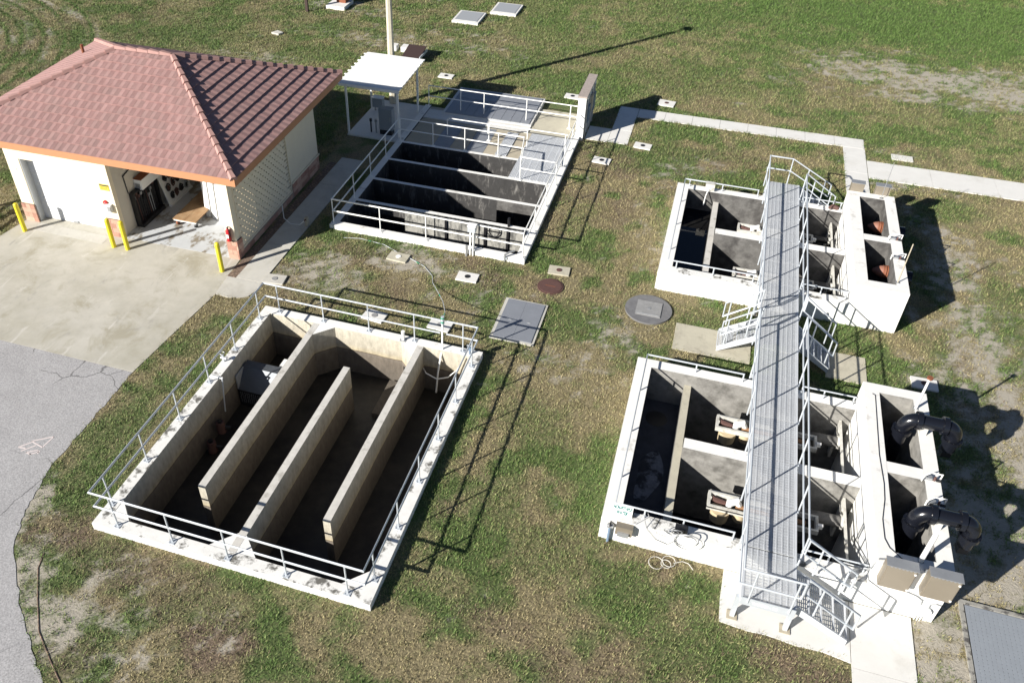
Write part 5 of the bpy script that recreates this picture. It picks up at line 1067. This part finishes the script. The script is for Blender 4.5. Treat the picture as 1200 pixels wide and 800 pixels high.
for px, py, m_ in ((-.42, -.9, 'rust'), (.36, -.9, 'black'), (-.42, 1.1, 'black'), (.36, 1.1, 'black')):
    wv = MB().cyl((px - .03, py, .10), (px + .03, py, .10), .10, n=14).build('wheel', m_, q, local=True); MB().box(px - .045, py - .03, .1, px + .045, py + .03, .24).build('fork', 'steel_grey', wv, local=True)
q = gthing('louvre_panels', 'white slatted panels standing on end inside the right of the open bay', 'panel', 7.0, 1.95, .022)
for k in range(3):
    fr = MB(); fr.hexa([(-.55 + k * .36, .35 - k * .12, 0), (-.27 + k * .36, .25 - k * .12, 0), (-.27 + k * .36, .33 - k * .12, 0), (-.55 + k * .36, .43 - k * .12, 0), (-.62 + k * .36, .55 - k * .12, 1.5), (-.34 + k * .36, .45 - k * .12, 1.5), (-.34 + k * .36, .53 - k * .12, 1.5), (-.62 + k * .36, .63 - k * .12, 1.5)]); fr.build('panel', 'white_plastic', q, local=True)
q = gthing('sun_blocking_shelf', 'added dark shelf blocking the sun behind the block lattice inside the bay', 'shelf', 8.55, 1.35, .022)  # added shelf, mostly hidden; keeps sunlight from passing through the lattice slots
for yy in (0, 1.5, 3.0): MB().box(-.2, yy, 0, .2, yy + .05, 2.75).build('upright', 'black', q, local=True)
for zz in (.1, .75, 1.4, 2.05, 2.7): MB().box(-.2, .05, zz, .2, 3.0, zz + .05).build('shelf_board', 'tan_board', q, local=True)
MB().box(.205, 0, 0, .225, 3.05, 2.95).build('sun_blocking_sheet', 'black', q, local=True)  # added black sheet that blocks light behind the slots
# hose and small post on the footpath
q = thing('hose_bib', 'short tan post with a tap at the edge of the footpath', 'post', (-13.85, 24.55, 0)); MB().box(-13.92, 24.5, 0, -13.8, 24.62, .42).build('post', 'tan_board', q); MB().cyl((-13.86, 24.5, .35), (-13.86, 24.4, .35), .03, n=8).build('tap', 'brown_iron', q)
tag(MB().tube([(-15.1, 25.0, .5), (-14.85, 24.6, .15), (-14.5, 24.45, .05), (-14.1, 24.42, .12), (-13.9, 24.5, .3)], .014, 6).build('drain_hose', 'white_plastic'), 'thin pale hose from the lattice wall across the footpath', 'hose')
# ------------------------------------------------------------------ small ground things
def pad(i, x, y, label, w=.72, d=.42, hole='dark', rz=0.0, m='sidewalk'):
    q = thing('valve_pad', label, 'valve pad', (x, y, 0), 'small concrete valve pads in the lawn', rz); b = MB().box(-w / 2, -d / 2, -.05, w / 2, d / 2, .06).build('pad', m, q, local=True)
    if hole: MB().disc(0, 0, .0605, .075, .10, 16).build('cover', {'dark': 'man_conc', 'white': 'white_plastic', 'rust': 'brown_iron', 'black': 'black'}[hole], q, local=True)
PL = ['valve pad with dark cap behind the canopy, near the small dark panel', 'valve pad behind the basin railing, left of the two there', 'valve pad behind the basin railing, right one under the pole', 'grey valve pad with white cap on the hose, before the rear tank', 'pale valve pad with dark cap between hose and rear tank corner', 'tan valve pad with dark cap beside the brown manhole', 'valve pad crossed by railing shadows right of the rear tank', 'valve pad in the grass below the sidewalk bend', 'valve pad beyond the sidewalk bend', 'valve pad behind the white side wall', 'pale square pad at the footpath end by the basin corner', 'white pad with rusty cap behind the front tank block']
PH = ['black', 'dark', 'dark', 'white', 'black', 'rust', 'black', 'black', 'rust', 'black', 'dark', 'rust']
PM = ['sidewalk', 'sidewalk', 'sidewalk', 'slab_tan', 'sidewalk', 'slab_tan', 'sidewalk', 'sidewalk', 'sidewalk', 'sidewalk', 'walk_grey', 'sidewalk']
for i, ((x, y), lb) in enumerate(zip(PADS, PL)): pad(i, x, y, lb, w=.76 if i != 8 else .8, d=.5 if i not in (8,) else .62, hole=PH[i], rz=random.uniform(-.12, .12), m=PM[i])
q = thing('manhole', 'round brown iron manhole cover in the grass beside the grey hatch', 'manhole', (-4.04, 23.7, 0)); MB().disc(-4.04, 23.7, -.05, .03, .46, 28).build('frame', 'brown_iron', q); MB().disc(-4.04, 23.7, .0305, .045, .40, 28).build('lid', 'brown_iron', q); MB().box(-4.22, 23.69, .0455, -3.86, 23.71, .05).build('rib', 'rust', q)
q = thing('manhole', 'large round grey concrete manhole with square lid near the rear tank', 'manhole', (-.57, 23.45, 0)); MB().disc(-.57, 23.45, -.05, .06, .79, 40).build('ring', 'man_dark', q); MB().box(-.98, 23.05, .0605, -.14, 23.85, .085).build('lid', 'man_conc', q); MB().box(-.94, 23.09, .0855, -.18, 23.13, .092).build('lid_rim', 'galv', q); MB().box(-.60, 23.4, .0855, -.5, 23.5, .095).build('lift_ring', 'steel_grey', q)
q = thing('access_hatch', 'grey two-leaf metal hatch in the lawn behind the basin corner', 'hatch', (-4.6, 21.48, 0)); MB().box(-5.34, 20.38, -.05, -3.86, 22.58, .055).build('curb', 'walk_grey', q)
for k in range(2): lf = MB().box(-5.24 + k * .645, 20.46, .0555, -4.60 + k * .645, 22.5, .08).build('leaf', 'grey_lid', q); MB().box(-4.95 + k * .645, 21.4, .0805, -4.85 + k * .645, 21.44, .088).build('handle', 'galv', lf)
for k, (x, y) in enumerate(((-14.54, 48.06), (-12.78, 50.13))):
    q = thing('access_hatch', ('nearer' if k == 0 else 'farther') + ' pale framed hatch slab on the lawn at the far top', 'hatch', (x, y, 0), 'far hatch slabs'); MB().box(x - .8, y - .92, -.05, x + .8, y + .92, .14).build('curb', 'sidewalk', q); MB().box(x - .68, y - .72, .1405, x + .68, y + .8, .16).build('lid', 'galv', q)
q = thing('concrete_block', 'small white concrete block beside the light pole', 'block', (-16.5, 42.3, 0)); MB().box(-17.1, 42.0, 0, -16.85, 42.4, .3).build('block', 'sidewalk', q); MB().box(-16.6, 42.0, 0, -16.0, 42.5, .28).build('block', 'sidewalk', q)
q = thing('pale_slab', 'pale rectangular slab in the grass beyond the right sidewalk', 'slab', (8.64, 37.7, 0)); MB().box(8.2, 37.45, -.05, 9.08, 37.95, .04).build('slab', 'sidewalk', q); MB().box(8.3, 37.55, .0405, 8.98, 37.85, .046).build('lid', 'sidewalk', q)
tag(MB().prism([(-24.5, 42.1), (-24.0, 42.0), (-23.85, 42.3), (-24.3, 42.5)], 0, .12).build('pale_stone', 'walk_grey'), 'flat pinkish stone lying in the far lawn', 'stone')
q = thing('sign_post', 'dark thin post at the far top edge with its foot in the grass', 'post', (-24.17, 46.07, 0)); MB().box(-24.25, 46.0, 0, -24.08, 46.15, 2.4).build('shaft', 'dark_panel', q); MB().box(-24.5, 46.03, 1.5, -23.7, 46.08, 2.3).build('board', 'dark_panel', q)
q = thing('utility_box', 'white slab with red-brown items at the far top beside the dark post', 'utility box', (-22.6, 47.6, 0)); MB().box(-23.3, 46.9, 0, -22.1, 48.3, .22).build('base', 'sidewalk', q); MB().box(-22.9, 47.6, .2205, -22.3, 48.2, .8).build('body', 'rust', q); MB().box(-22.93, 47.57, .8005, -22.27, 48.23, .84).build('lid', 'sidewalk', q)
# covered grating at lower right
M['frp'] = mat('blue_grey_frp', (.25, .272, .30), .6, var=.06)
M['curb'] = mat('worn_curb_concrete', (.30, .29, .26), .9, var=.3, vscale=6, col2=(.09, .085, .08), thr=(.5, .6), sc2=5)
q = thing('floor_grating', 'large dark grey grating panels in a worn concrete frame at the lower right', 'grating', (10, 13, 0))
MB().box(8.0, 6, -.1, 8.10, 14.60, .055).build('curb', 'curb', q); MB().box(8.10, 14.49, -.1, 13, 14.60, .055).build('curb', 'curb', q)
MB().box(8.12, 6, -.1, 13, 14.48, -.03).build('pit_floor', 'checker', q)
pm = MB()
for i in range(48): pm.box(.004 + i * .0995, 0, -.03, .088 + i * .0995, 1.0, 0)
for j in range(11): pm.box(0, .01 + j * .093, -.028, 4.78, .085 + j * .093, -.0015)
pme = pm.mesh('grating_panel', 'frp')
for k in range(8): link('grating_panel', pme, q, (8.13 - 10, 14.47 - 1.012 * (k + 1) - 13, .045))

# unseen fence added beyond the left edge of the view to cast banded shade
q = thing('shade_casting_fence', 'added dark board fence out of view, casting banded shade left of the driveway', 'fence', (-26.7, 19.2, 0))
for yy in (17.2, 18.6, 20.0, 21.4): MB().box(-26.76, yy, 0, -26.64, yy + .1, 1.35).build('post', 'dark_panel', q)
for zz in (.15, .5, .85, 1.2): MB().box(-26.64, 17.1, zz, -26.60, 21.6, zz + .14).build('board', 'dark_panel', q)
